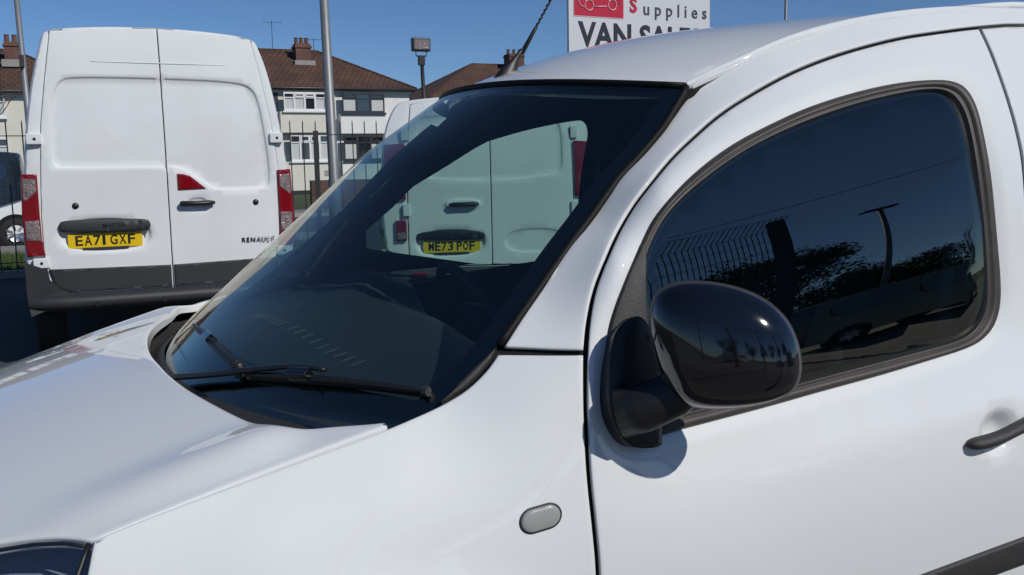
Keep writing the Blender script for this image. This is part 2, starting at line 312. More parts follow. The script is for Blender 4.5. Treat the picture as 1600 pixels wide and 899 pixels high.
def inside(poly, pts):
    x, y = pts[:, 0], pts[:, 1]; c = np.zeros(len(pts), bool); P = np.asarray(poly); n = len(P)
    for i in range(n):
        x0, y0 = P[i-1]; x1, y1 = P[i]
        if y0 == y1: continue
        m = (y0 > y) != (y1 > y)
        c ^= m & (x < (x1-x0)*(y-y0)/(y1-y0)+x0)
    return c
def segdist(poly, pts, closed=True):
    P = np.asarray(poly); d = np.full(len(pts), 1e9)
    for i in range(0 if closed else 1, len(P)):
        a = P[i-1]; b = P[i]; ab = b-a; t = np.clip(((pts-a)@ab)/max(ab@ab, 1e-12), 0, 1)
        d = np.minimum(d, np.linalg.norm(pts-a-t[:, None]*ab, axis=1))
    return d
def panel(name, poly, fn, mat, parent, spacing=.02, holes=(), lip=.014, edge=.0025, loops=(), oloops=(), support=False, disp=None, flip=False, outdir=None, resolve=True, mirror=False):
    """sheet panel: closed 2-D outline on the surface fn(uv)->xyz, rolled edge that turns inwards, optional pressings"""
    P = resample(poly, spacing*.7) if resolve else np.asarray(poly, float)
    inner = [offset_poly(P, edge)]; H = [resample(h, spacing*.7) if resolve else np.asarray(h, float) for h in holes]
    hin = [offset_poly(h, -edge) for h in H]
    rings = [(P, inner[0])]+list(zip(H, hin))
    pts = []; edges = []
    def addloop(L, closed=True):
        n0 = len(pts); pts.extend([Vector((float(a), float(b))) for a, b in L]); n = len(L)
        edges.extend([(n0+i, n0+(i+1) % n) for i in range(n if closed else n-1)])
        return n0
    for a, b in rings: addloop(b)
    core = inner[0]
    if support:
        addloop(offset_poly(resample(P, spacing*.7), edge*3.2) if resolve else offset_poly(P, edge*3.2))
    for L in loops:
        Lr = np.asarray(L, float); addloop(Lr)
    for L in oloops: addloop(np.asarray(L, float), False)
    lo = core.min(0); hi = core.max(0)
    gx, gy = np.meshgrid(np.arange(lo[0], hi[0], spacing), np.arange(lo[1], hi[1], spacing))
    gx[::2] += spacing/2
    g = np.stack([gx.ravel(), gy.ravel()], 1)
    ok = inside(core, g) & (segdist(core, g) > spacing*.45)
    for h in hin: ok &= (~inside(h, g)) & (segdist(h, g) > spacing*.45)
    for L in loops: ok &= segdist(L, g) > spacing*.3
    for L in oloops: ok &= segdist(L, g, False) > spacing*.3
    for q in g[ok]: pts.append(Vector((float(q[0]), float(q[1]))))
    vo, eo, fo, ov, oe, of = geometry.delaunay_2d_cdt(pts, edges, [], 0, 1e-6)
    V2 = np.array([(v.x, v.y) for v in vo]); F = [f for f in fo]
    cen = np.array([V2[list(f)].mean(0) for f in F])
    k = inside(core, cen)
    for h in hin: k &= ~inside(h, cen)
    F = [f for f, q in zip(F, k) if q]
    used = sorted({i for f in F for i in f}); mp = {u: i for i, u in enumerate(used)}
    V2 = V2[used]; F = [tuple(mp[i] for i in f) for f in F]
    def ev(uv, dd=0.0):
        uv = np.asarray(uv, float); X = fn(uv); e = 1e-3
        du = fn(uv+[e, 0])-X; dv = fn(uv+[0, e])-X
        N = np.cross(du, dv); N /= np.linalg.norm(N, axis=1)[:, None]
        if outdir is not None:
            s = np.sign((N@np.asarray(outdir)).sum()); N *= s
        h = np.zeros(len(uv))
        if disp is not None: h = disp(uv)
        return X+N*(h+dd)[:, None], N
    X, N = ev(V2)
    verts = [tuple(p) for p in X]; faces = F[:]
    vmap = {(round(a, 5), round(b, 5)): i for i, (a, b) in enumerate(V2)}
    for (outer, inn) in rings:
        n = len(inn)
        i0 = []
        for p_ in np.asarray(inn):
            d_ = ((V2-p_)**2).sum(1); k0 = int(d_.argmin()); i0.append(k0 if d_[k0] < 1e-8 else None)
        e1, N1 = ev(outer, -edge*.35); e2, _ = ev(outer, -edge*1.3); e3, _ = ev(outer, -lip)
        b = len(verts)
        verts += [tuple(p) for p in e1]+[tuple(p) for p in e2]+[tuple(p) for p in e3]
        for i in range(n):
            j = (i+1) % n
            if i0[i] is not None and i0[j] is not None: faces.append((i0[i], i0[j], b+j, b+i))
            faces.append((b+i, b+j, b+n+j, b+n+i)); faces.append((b+n+i, b+n+j, b+2*n+j, b+2*n+i))
    if mirror: verts = [(v[0], -v[1], v[2]) for v in verts]
    o = mesh_obj(name, verts, faces, mat, parent, True)
    bm = bmesh.new(); bm.from_mesh(o.data); bmesh.ops.recalc_face_normals(bm, faces=bm.faces[:])
    # point normals outwards
    big = max(bm.faces, key=lambda f: f.calc_area() if len(f.verts) == 3 else 0)
    if outdir is not None:
        od = Vector(outdir)
        if mirror: od = Vector((od.x, -od.y, od.z))
        if sum(f.normal.dot(od)*f.calc_area() for f in bm.faces) < 0: bmesh.ops.reverse_faces(bm, faces=bm.faces[:])
    bm.to_mesh(o.data); bm.free()
    return o
def text_mesh(txt, name, size, mat, parent, loc, rot, thick=.002, bold=0., align='CENTER', spacing=1.0, xs=1.0):
    cu = bpy.data.curves.new(name, 'FONT'); cu.body = txt; cu.size = size; cu.extrude = thick; cu.offset = bold
    cu.align_x = align; cu.align_y = 'CENTER'; cu.space_character = spacing; cu.resolution_u = 3
    t = bpy.data.objects.new('tmp', cu); C.objects.link(t)
    bpy.context.view_layer.update()
    me = bpy.data.meshes.new_from_object(t.evaluated_get(bpy.context.evaluated_depsgraph_get()))
    bpy.data.objects.remove(t)
    me.materials.clear(); me.materials.append(mat)
    o = bpy.data.objects.new(name, me); o.location = loc; o.rotation_euler = rot; o.scale = (xs, 1, 1)
    return link(o, parent)
# ================================================================ THE SMALL VAN
MROT = Matrix(D['M'])
van = empty('small_van')
van.matrix_world = Matrix.Translation(Vector(CAM_C)) @ MROT.to_4x4() @ Matrix.Translation(-Vector(CAM_C))
tag(van, 'small white van filling the foreground, black door mirror, dark windscreen and stubby roof aerial', 'van')
fs = lambda uv: sidep(uv[:, 0], uv[:, 1])
OUT = (-.3, -.95, .15)
SIDEO = dict(outdir=OUT)
A = np.array
gap = .0040
def off(poly, d=gap, **k): return offset_poly(resample(rounds(poly, **k), .014), d)
# --- pressings of the door: round cup behind the handle
cup = A(D['cup'][0])
def circ(c, r, n=28, sx=1.0): return A([[c[0]+r*sx*math.cos(2*math.pi*i/n), c[1]+r*math.sin(2*math.pi*i/n)] for i in range(n)])
def cupdisp(uv):
    r = np.linalg.norm(uv-cup, axis=1)
    return -.022*(1-ssm(r, .012, .046))-.003*(1-ssm(r, .044, .05))
WIN = rounds(D['window'], it=2, sharp=60)
def recess(uv):
    d = segdist(WINR, uv)
    return cupdisp(uv)-.006*(1-ssm(d, .0, .022))
WINR = resample(WIN, .02)
door_loops = [circ(cup, r) for r in (.05, .046, .042, .034, .024, .014)]+[offset_poly(WINR, -.010), offset_poly(WINR, -.018), offset_poly(WINR, -.026)]
def build_side(mirror):
    kw = dict(outdir=OUT, mirror=mirror)
    nm = 1 if not mirror else -1
    fe = panel('front_wing', off(D['fender'], sharp=32), fs, PAINT, van, .022, lip=.006, support=True, **kw)
    pil = D['pillar_low'][:1]+D['pillar']+D['pillar_low'][1:]
    # the pillar outline runs: foot, up the windscreen, roof edge, back along the door gap
    P = [D['pillar'][i] for i in range(len(D['pillar']))]
    pf = panel('roof_pillar', off(P, sharp=40), fs, PAINT, van, .018, lip=.006, support=True, **kw)
    dr = panel('door', off(D['door'], sharp=40), fs, PAINT, van, .02, lip=.007, holes=[WINR], loops=door_loops, disp=recess, support=True, **kw)
    rs = panel('rear_side_panel', off(D['rear'], sharp=40), fs, PAINT, van, .035, lip=.006, support=True, **kw)
    panel('inner_trim', offset_poly(off(P, sharp=40), .012), lambda uv: fs(uv)-A(OUT)*.022, LINER, pf, .04, lip=.002, edge=.001, **kw)
    panel('inner_trim', offset_poly(off(D['fender'], sharp=32), .012), lambda uv: fs(uv)-A(OUT)*.024, LINER, fe, .05, lip=.002, edge=.001, **kw)
    # black strips stand in for the shade deep inside every shut line
    def strip(path, wid, depth, name, mat, par):
        P = resample(path, .02, closed=False); e = 1e-3
        for _ in range(4): P[1:-1] = .25*P[:-2]+.5*P[1:-1]+.25*P[2:]
        T = np.gradient(P, axis=0); T /= np.linalg.norm(T, axis=1)[:, None]; Nn = np.stack([-T[:, 1], T[:, 0]], 1)
        V = []
        for s in (-1, 1):
            X = fs(P+Nn*s*wid/2); V.append(X-A(OUT)*depth)
        V = np.vstack(V)
        if mirror: V[:, 1] *= -1
        n = len(P)
        return mesh_obj(name, V, [(i, i+1, n+i+1, n+i) for i in range(n-1)], mat, par)
    iw = strip(D['door'], .030, .0115, 'shut_line_shade', MATTEBLACK, dr)
    strip([D['pillar_low'][0], D['pillar_low'][1]], .03, .0115, 'shut_line_shade', MATTEBLACK, fe)
    # ---- window: rubber frame, glass
    G = resample(rounds(D['glass'], it=2, sharp=60), .02)
    # smooth quadratic sheet for the glass
    q = A(D['glass']); bb = sideb(q[:, 0], q[:, 1])
    def basis(u): return np.stack([np.ones(len(u)), u[:, 0], u[:, 1], u[:, 1]**2, u[:, 0]*u[:, 1]], 1)
    qq = np.vstack([q]); co = np.linalg.lstsq(basis(qq), bb-.012, rcond=None)[0]
    def fg(uv):
        b = basis(uv)@co
        return np.outer(uv[:, 0], AX)+np.outer(b, BX)+np.outer(uv[:, 1], [0, 0, 1])
    gr3 = fg(G); gr3[:, 1] *= (-1 if mirror else 1)
    wg = panel('window_glass', offset_poly(G, -.006), fg, SIDEGL, dr, .04, lip=.003, edge=.001, **kw)
    # seal: loft from door edge to glass edge with a rolled section
    n = 220
    def arc(P, n, start):
        P = A(P); c = P.mean(0); an = np.arctan2(P[:, 1]-c[1], P[:, 0]-c[0]); 
        L = np.vstack([P, P[:1]]); s = np.concatenate([[0], np.cumsum(np.linalg.norm(np.diff(L, axis=0), axis=1))])
        return L, s
    Lo, so = arc(WINR, n, 0)
    # for each point of the outer edge take the closest point of the glass outline
    ts = np.linspace(0, so[-1], n, endpoint=False)
    outer = np.stack([np.interp(ts, so, Lo[:, 0]), np.interp(ts, so, Lo[:, 1])], 1)
    Gd = resample(G, .004)
    inn = A([Gd[np.argmin(np.linalg.norm(Gd-p, axis=1))] for p in outer])
    for _ in range(6): inn = .25*np.roll(inn, 1, 0)+.5*inn+.25*np.roll(inn, -1, 0)
    prof = [(-.08, -.012), (0.0, -.002), (.12, .004), (.3, .0065), (.47, .0055), (.53, .001), (.58, .0005), (.66, .0035), (.76, .0025), (.86, -.001), (1.0, -.006), (1.10, -.016), (1.14, -.02)]
    V = []
    for (t, h) in prof:
        uv = outer+(inn-outer)*t
        Xs = fs(uv); Xg = fg(uv); w = min(1, max(0, t))
        X = Xs*(1-w*.85)+Xg*w*.85 if True else Xs
        Nn = A(OUT)/np.linalg.norm(OUT)
        V.append(X+Nn*(h-.004*(1-w)))
    m = len(prof); V = np.vstack(V)
    if mirror: V[:, 1] *= -1
    F = [(a*n+i, a*n+(i+1) % n, (a+1)*n+(i+1) % n, (a+1)*n+i) for a in range(m-1) for i in range(n)]
    sl_ = mesh_obj('window_seal', V[:9*n], [f_ for f_ in F if max(f_) < 9*n], SEAL, dr, True); fix_normals(sl_)
    o = mesh_obj('inner_lip', V[8*n:], [tuple(i-8*n for i in f_) for f_ in F if min(f_) >= 8*n], BLACK, sl_, True); fix_normals(o)
    gp = gr3+A((0, .004*(-1 if mirror else 1), 0))
    n3 = len(gp); cg = gp.mean(0); ringA = cg+(gp-cg)*1.012; ringB = cg+(gp-cg)*.978
    ringA[:, 1] = gp[:, 1]; ringB[:, 1] = gp[:, 1]+(ringB[:, 2]-gp[:, 2])*0
    rb = mesh_obj('glass_run', np.vstack([ringA, ringB]), [(i, (i+1) % n3, n3+(i+1) % n3, n3+i) for i in range(n3)], MATTEBLACK, dr)
    # grained corner plate in front of the glass
    sp = panel('corner_plate', resample(rounds(D['sail'], it=2, sharp=60), .01), lambda uv: fs(uv)+A(OUT)*.0015, TEXT_BLACK, dr, .02, lip=.01, edge=.002, **kw)
    # rub strip low on the door and behind it
    for nm_, par in (('strip_top', dr), ('strip_top2', rs)):
        T = A(D[nm_]); B = T-[0, .062]
        o = panel('rub_strip', offset_poly(resample(np.vstack([T, B[::-1]]), .02), .002), lambda uv: fs(uv)+A(OUT)*.010, TEXT_BLACK, par, .02, lip=.012, edge=.004, **kw)
    # handle
    hp = [fs(A([p]))[0]+A(OUT)*o_ for p, o_ in zip(D['handle'], (.006, .011, .015, .017, .015))]
    last = hp[-1]+A((.055, 0, .006))-A(OUT)*.016
    pts = [Vector(h) for h in hp]+[Vector(last)]
    if mirror: pts = [Vector((p.x, -p.y, p.z)) for p in pts]
    fine = []
    for i in range(len(pts)-1):
        for k in range(4): fine.append(pts[i].lerp(pts[i+1], k/4))
    fine.append(pts[-1])
    for _ in range(3): fine = [fine[0]]+[(fine[i-1]+fine[i]*2+fine[i+1])/4 for i in range(1, len(fine)-1)]+[fine[-1]]
    nr = len(fine); rad = [.0185*math.sqrt(max(.02, 1-abs((i/(nr-1))*2-1)**5))*(.92+.10*math.cos(i/(nr-1)*6.28)) for i in range(nr)]
    rad[0] = .002; rad[-1] = .002
    MB().tube(fine, rad, 14, sq=(1, .75)).build('door_handle', TEXT_BLACK, dr, True)
    # repeater lamp in the wing
    rc = A(D['repeater'][0])
    ca, sa = math.cos(R(10)), math.sin(R(10))
    def pill(L, H, n=18):
        o = []
        for s, a0 in ((1, -90), (-1, 90)):
            for k in range(n+1):
                t = R(a0+180*k/n); x = s*(L/2-H/2)+H/2*math.cos(t); y = H/2*math.sin(t)
                o.append([rc[0]+x*ca-y*sa, rc[1]+x*sa+y*ca])
        return A(o)
    rim = panel('repeater_lamp', pill(.064, .040), lambda uv: fs(uv)+A(OUT)*.0012, DARKPL, fe, .008, lip=.006, edge=.001, resolve=False, **kw)
    def dome(uv):
        d = np.minimum(1, segdist(pill(.058, .034), uv)/.017); return .004*np.sqrt(1-(1-d)**2)+.0005*np.sin((uv[:, 0]-uv[:, 1]*.2)*2*math.pi/.0042)*np.sin(uv[:, 1]*2*math.pi/.0042)*np.minimum(1, d*3)
    panel('lens', pill(.058, .034), lambda uv: fs(uv)+A(OUT)*.0035, REPM, rim, .0011, lip=.004, edge=.0012, disp=dome, resolve=False, **kw)
    return fe, pf, dr, rs
near = build_side(False)
far = build_side(True)
# ---- bonnet
fh = lambda uv: np.stack([uv[:, 0], uv[:, 1], hoodz(uv[:, 0], uv[:, 1])], 1)
rearh = [p for p in D['hood_rear'] if p[1] < -.02]
halfn = [[.20, 0.], [.205, -.15], [.24, -.33], [.33, -.48], [.45, -.59], [.56, -.655]]+D['hood_lamp'][::-1]+D['hood_side'][::-1]+rearh+[[.8795, 0.0]]
half = A(halfn)
HP = np.vstack([half, (half[1:-1]*[1, -1])[::-1]])
HPs = offset_poly(resample(rounds(HP, it=3, sharp=40), .016), .0016)
bonnet = panel('bonnet', HPs, fh, PAINT, van, .022, lip=.02, edge=.004, support=True, outdir=(0, 0, 1))
# black channel under the bonnet edges
def hood_strip(path, wid, depth, mir):
    P = resample(path, .03, closed=False); T = np.gradient(P, axis=0); T /= np.linalg.norm(T, axis=1)[:, None]; Nn = np.stack([-T[:, 1], T[:, 0]], 1)
    V = np.vstack([fh(P+Nn*s*wid/2)-[0, 0, depth+(.02 if s*1 else 0)] for s in (-1, 1)])
    if mir: V[:, 1] *= -1
    n = len(P); return V, [(i, i+1, n+i+1, n+i) for i in range(n-1)]
for mir in (False, True): MB().add(*hood_strip(D['hood_side'], .03, .006, mir)).build('bonnet_channel', MATTEBLACK, bonnet)
# ---- windscreen
def scr(s, t):
    """s -1..1 across, t 0..1 up"""
    s = np.asarray(s, float); t = np.asarray(t, float)
    y0 = s*.571; zt = scrzh(y0); z = 1.0+(zt-1.0)*t
    y = s*scrye(z)
    return np.stack([scrx(y, z), y, z], -1)
def scr_grid(s0, s1, t0, t1, ns, nt_, off_=0.):
    S_, T_ = np.meshgrid(np.linspace(s0, s1, ns), np.linspace(t0, t1, nt_)); X = scr(S_.ravel(), T_.ravel())
    e = 1e-3; N = np.cross(scr(S_.ravel()+e, T_.ravel())-X, scr(S_.ravel(), T_.ravel()+e)-X); N /= np.linalg.norm(N, axis=1)[:, None]
    if (N@A((-1, 0, 1.))).sum() < 0: N = -N
    X = X+N*off_
    F = [(j*ns+i, j*ns+i+1, (j+1)*ns+i+1, (j+1)*ns+i) for j in range(nt_-1) for i in range(ns-1)]
    return X, F
X, F = scr_grid(-1, 1, 0, 1, 60, 40)
ws = mesh_obj('windscreen', X, F, SCREEN, van, True); fix_normals(ws)
if sum(p.normal.dot(Vector((-1, 0, 1))) for p in ws.data.polygons) < 0: ws.data.flip_normals()
mb = MB()
mb.add(*scr_grid(-1, -.955, 0, 1, 4, 40, -.003)); mb.add(*scr_grid(.925, 1, 0, 1, 4, 40, -.003))
mb.add(*scr_grid(-.955, .925, .965, 1, 50, 3, -.003)); mb.add(*scr_grid(-.955, .925, 0, .135, 50, 5, -.003))
fr = mb.build('black_border', FRIT, ws, True)
# rubber between glass and pillars, header strip
mb = MB()
for s in (-1, 1):
    T_ = np.linspace(.27, 1, 36); P = scr(np.full(36, s*1.002), T_)+A((-.0, s*.002, .001))
    mb.tube([tuple(p) for p in P], .0075, 8)
S_ = np.linspace(-1, 1, 40); P = scr(S_, np.full(40, 1.0))+A((.002, 0, .002)); mb.tube([tuple(p) for p in P], .0068, 8)
mb.build('rubber_surround', M_('black_rubber', (.006, .006, .006), .6, spec=.2), ws, True)
# ---- roof
def hx(y): return scrx(np.asarray(y), scrzh(y))
fr_ = lambda uv: np.stack([uv[:, 0], uv[:, 1], roofz(uv[:, 0], uv[:, 1])], 1)
ys = np.linspace(-.585, .585, 40)
front = np.stack([hx(ys)+.012, ys], 1)
def railw(x): return np.interp(x, [1.78, 1.87, 2.07, 2.32, 2.7, 3.2, 4.05], [.583, .598, .602, .612, .62, .62, .61])
xr = np.linspace(1.83, 4.05, 30)
RP = np.vstack([front, np.stack([xr, railw(xr)-.006], 1), np.stack([xr[::-1], -railw(xr[::-1])+.006], 1)])
def roofcurl(uv):
    d = uv[:, 0]-hx(np.clip(uv[:, 1], -.585, .585)); return -.010*(1-ssm(d, 0, .035))-.0*d
rloop = []
roof = panel('roof', RP, fr_, PAINT, van, .035, lip=.02, edge=.003, disp=roofcurl, outdir=(0, 0, 1))
for s in (-1, 1):
    tp = A(D['pillar'][7:17]); tp = resample(tp, .03, closed=False)
    for _ in range(3): tp[1:-1] = .25*tp[:-2]+.5*tp[1:-1]+.25*tp[2:]
    O3 = sidep(tp[:, 0], tp[:, 1]); xs_ = O3[:, 0]; yo = -O3[:, 1]; zo = O3[:, 2]
    wi = np.minimum(railw(xs_)-.012, yo-.012*np.clip((xs_-1.78)/.1, .2, 1)); zi = roofz(xs_, wi)
    V = []
    for t, h in ((-.15, -.004), (0, .003), (.25, .007), (.6, .008), (.88, .005), (1.0, .0), (1.08, -.012)):
        k_ = np.clip((xs_-1.80)/.08, .15, 1)
        V.append(np.stack([xs_, s*(wi+(yo-wi)*t), zi+(zo-zi)*t+h*k_], 1))
    n = len(xs_); V = np.vstack(V)
    o = mesh_obj('roof_moulding', V, [(j*n+i, j*n+i+1, (j+1)*n+i+1, (j+1)*n+i) for j in range(6) for i in range(n-1)], PAINT, roof, True); fix_normals(o)
# rails fixed further back on the roof
for s in (-1, 1):
    MB().tube([(2.50+t*1.3, s*.56, float(roofz(A([2.5+t*1.3]), A([.56]))[0])+.002+.008*min(1, t*6, (1-t)*6)) for t in np.linspace(0, 1, 24)], .008, 8).build('roof_rail', PAINT, roof, True)
# ---- aerial
ab = Vector((1.70, 0.0, float(roofz(A([1.70]), A([0.]))[0])))
ae = MB()
def finring(t):
    return
base_pts = []
n = 16
v = []; f = []
for j, (h, l, w, sh) in enumerate([(-.012, .034, .019, .004), (.002, .032, .017, .005), (.016, .022, .011, .014), (.032, .013, .007, .026), (.048, .008, .005, .037), (.062, .0055, .0045, .046)]):
    for k in range(n):
        an = 2*math.pi*k/n
        v.append((ab.x+sh+l*math.cos(an)*(1.0 if math.cos(an) < 0 else .9)-.0, ab.y+w*math.sin(an), ab.z+h+.35*(l*math.cos(an))*(1 if j < 2 else .2)))
for j in range(5):
    for k in range(n): f.append((j*n+k, j*n+(k+1) % n, (j+1)*n+(k+1) % n, (j+1)*n+k))
f.append(tuple(range(5*n, 6*n)))
aer = mesh_obj('roof_aerial', v, f, BLACK, van, True); fix_normals(aer)
p0 = Vector((ab.x+.045, ab.y, ab.z+.05)); dirn = Vector((.50, .0, .86)).normalized()
MB().tube([p0, p0+dirn*.07, p0+dirn*.08], [.006, .0045, .003], 8).build('aerial_foot', BLACK, aer, True)
mast = MB(); mast.tube([p0+dirn*.07, p0+dirn*.42], .0024, 6)
helix = []
side_ = dirn.cross(Vector((0, 1, 0))).normalized(); up_ = dirn.cross(side_)
for i in range(260):
    t = i/260; a_ = i*.62
    helix.append(p0+dirn*(.07+.34*t)+side_*math.cos(a_)*.0032+up_*math.sin(a_)*.0032)
mast.tube(helix, .0013, 4)
mast.build('aerial_mast', BLACK, aer)
# ---- headlamps
LAMPGL = glass_mat('lamp_cover', (.82, .84, .86), 2.1)
LAMPIN = M_('lamp_inside', (.28, .33, .42), .3, coat=.5, bump=(30, .5, .01))  # bluish base colour carries the sky reflection of the lens
for s in (1, -1):
    top2 = A([[.735, -.779], [.7055, -.7461], [.6657, -.7181], [.6254, -.6951], [.56, -.655], [.45, -.59], [.34, -.485]])
    T = np.stack([top2[:, 0], top2[:, 1], hoodz(top2[:, 0], top2[:, 1])-.004], 1)
    Bm = T.copy(); k = np.linspace(0, 1, len(T)); Bm[:, 2] = .70; Bm[:, 0] -= .055+.10*k; Bm[:, 1] -= .05-.0*k
    Bm[0] = (.70, -.845, .72)
    rows = []
    for t in np.linspace(0, 1, 14):
        bul = .035*math.sin(math.pi*min(1, t*1.0))
        rows.append(T*(1-t)+Bm*t+A([-.6, -.75, .2])*bul)
    V = np.vstack(rows); V[:, 1] *= s; n = len(T)
    F = [(j*n+i, j*n+i+1, (j+1)*n+i+1, (j+1)*n+i) for j in range(13) for i in range(n-1)]
    hl = mesh_obj('headlamp', V, F, LAMPGL, van, True); fix_normals(hl)
    hl.modifiers.new('sub', 'SUBSURF').render_levels = 2
    V2 = V+A([.05, s*.05, -.02]); 
    mesh_obj('lamp_housing', V2, F, LAMPIN, hl, True)
    mb = MB(); mb.tube([tuple(p) for p in (rows[3]+A([.02, .02, -.004]))*A([1, s, 1])], .006, 6)
    mb.build('chrome_strip', CHROME, hl, True)
    mb = MB(); ed_ = [tuple((r[0]+A([.001, .002, 0]))*A([1, s, 1])) for r in rows]; mb.tube(ed_, .004, 6)
    mb.tube([tuple(p) for p in (T+A([0, 0, -.004]))*A([1, s, 1])], .003, 6)
    mb.build('lamp_edge', BLACK, hl, True)
    mb = MB(); mb.lathe([(.0, 0), (.055, .004), (.075, .03), (.08, .06)], (.52, -.60*s, .80), (-.8, -.5*s, .1), 24); mb.build('reflector', CHROME, hl, True)
# ---- nose, bumper, underside (out of the picture but part of the van)
ring = A([[.70, -.86], [.62, -.855], [.45, -.83], [.28, -.74], [.14, -.55], [.06, -.30], [.03, 0]]); ring = np.vstack([ring, (ring[:-1]*[1, -1])[::-1]])
V = []; zs = [.28, .40, .52, .62, .70, .74]; ins = [.05, .0, -.01, .0, .03, .08]
for z, i_ in zip(zs, ins):
    c = A([.9, 0.]); V.append(np.hstack([ring+(c-ring)*i_, np.full((len(ring), 1), z)]))
V = np.vstack(V); n = len(ring)
bp = mesh_obj('front_bumper', V, [(j*n+i, j*n+i+1, (j+1)*n+i+1, (j+1)*n+i) for j in range(5) for i in range(n-1)], PAINT, van, True); fix_normals(bp)
gr = MB()
for k in range(5):
    gr.tube([(.205-.02*k+.0, y, .80-.022*k) if abs(y) < .35 else (.26-.02*k, y, .80-.022*k) for y in np.linspace(-.45, .45, 13)], .006, 6)
gr.build('front_grille', BLACK, van, True)
MB().box(.10, 4.0, -.70, .70, .30, .42).build('underbody', MATTEBLACK, van)
back = MB(); back.box(4.03, 4.10, -.84, .84, .42, 1.0); back.box(4.03, 4.09, -.78, .78, 1.0, 1.45); back.box(4.03, 4.07, -.66, .66, 1.45, 1.78)
back.build('tailgate', PAINT, van, bevel=.02)
for x in (1.10, 3.45):
    for s in (-1, 1):
        w = MB(); w.lathe([(.20, -.09), (.30, -.10), (.325, -.075), (.33, 0), (.325, .075), (.30, .10), (.20, .09)], (x, s*.76, .33), (0, s, 0), 40)
        wo_ = w.build('wheel', TYRE, van, True)
        w = MB(); w.lathe([(.02, .07), (.06, .075), (.17, .05), (.20, .085), (.205, .06)], (x, s*.76, .33), (0, s, 0), 40); w.build('rim', RIM, wo_, True)
# ---- scuttle under the windscreen
mb = MB()
S_ = np.linspace(-1, 1, 60); top = scr(S_, np.full(60, .03)); 
rows = []
hr = A([p for p in D['hood_rear']]); hr = hr[hr[:, 1] < -.02]
hh = np.vstack([hr, [[.8795, 0]], (hr*[1, -1])[::-1]])
hz = np.interp(top[:, 1], hh[:, 1], hh[:, 0])
lowp = np.stack([hz-.03, top[:, 1], hoodz(hz, top[:, 1])-.045], 1)
for t, dz in ((0, 0), (.25, -.006), (.5, -.022), (.75, -.02), (1, 0)):
    rows.append(top*(1-t)+lowp*t+A([0, 0, dz-.0]))
V = np.vstack(rows); n = 60
sct = mesh_obj('scuttle', V, [(j*n+i, j*n+i+1, (j+1)*n+i+1, (j+1)*n+i) for j in range(4) for i in range(n-1)], TEXT_BLACK, van, True); fix_normals(sct)
for k in range(26):
    y = -.60+k*.048
    x = float(np.interp(y, top[:, 1], top[:, 0])); x0 = float(np.interp(y, lowp[:, 1], lowp[:, 0])); z = float(np.interp(y, top[:, 1], rows[2][:, 2]))
    MB().tube([(x-.02, y, z+.004), (x0+.05, y, z+.012)], .003, 4).build('scuttle_rib', BLACK, sct)
# black wedge trims at the pillar feet, drawn between glass edge and wing
for s in (-1, 1):
    O = A(D['trim_out']); X1 = sidep(O[:, 0], O[:, 1])+A((.001, .003, .001)); I = A(D['foot_in'])
    V = np.vstack([X1+A((0, .012, -.012)), X1, X1*.55+I*.45+A((-.003, -.003, .004)), I, I+A((.012, .004, -.012))]); V[:, 1] *= s
    n = len(X1)
    o = mesh_obj('pillar_foot_trim', V, [(j*n+i, j*n+i+1, (j+1)*n+i+1, (j+1)*n+i) for j in range(4) for i in range(n-1)], TEXT_BLACK, van, True); fix_normals(o)
# ---- wipers
def vec(L): return [Vector(p) for p in L]
def smooth_path(P, k=5, it=4):
    out = []
    for i in range(len(P)-1):
        for j in range(k): out.append(P[i].lerp(P[i+1], j/k))
    out.append(P[-1])
    for _ in range(it): out = [out[0]]+[(out[i-1]+out[i]*2+out[i+1])/4 for i in range(1, len(out)-1)]+[out[-1]]
    return out
scrN = Vector((-.68, -.12, .72)).normalized()
for arm, blade in ((D['arm1'], D['blade1']), (D['arm2'], D['blade2'])):
    a_ = vec(arm); b_ = smooth_path(vec(blade))
    root = MB(); ap = smooth_path(a_)
    root.tube(ap, [.0115-.005*i/len(ap) for i in range(len(ap))], 8, sq=(1, .6))
    root.lathe([(.0, .008), (.009, .008), (.012, .002), (.012, -.02)], a_[0], (-.3, 0, 1), 16)
    wp = root.build('wiper_arm', BLACK, van, True)
    bl = MB(); nb = len(b_)
    bl.tube(b_, [.0108*max(.35, math.sin(math.pi*min(1, max(0, (i+.5)/nb)))**.35) for i in range(nb)], 8, sq=(.75, 1), up=scrN)
    bl.tube([p-scrN*.012 for p in b_], .0035, 6)
    bo = bl.build('wiper_blade', BLACK, wp, True)
    mid = b_[int(nb*.42)]; dr_ = (b_[int(nb*.42)+1]-mid).normalized()
    cl = MB(); cl.tube([mid+scrN*.012-dr_*.026, mid+scrN*.014+dr_*.024], .0155, 4, sq=(.8, .9), up=scrN); cl.build('blade_clip', GLOSSBLACK, bo, bevel=.002)
    ec = MB(); ec.tube([b_[-1]-dr_*.008, b_[-1]+dr_*.002], .0085, 6, up=scrN); ec.build('blade_end', DARKPL, bo)
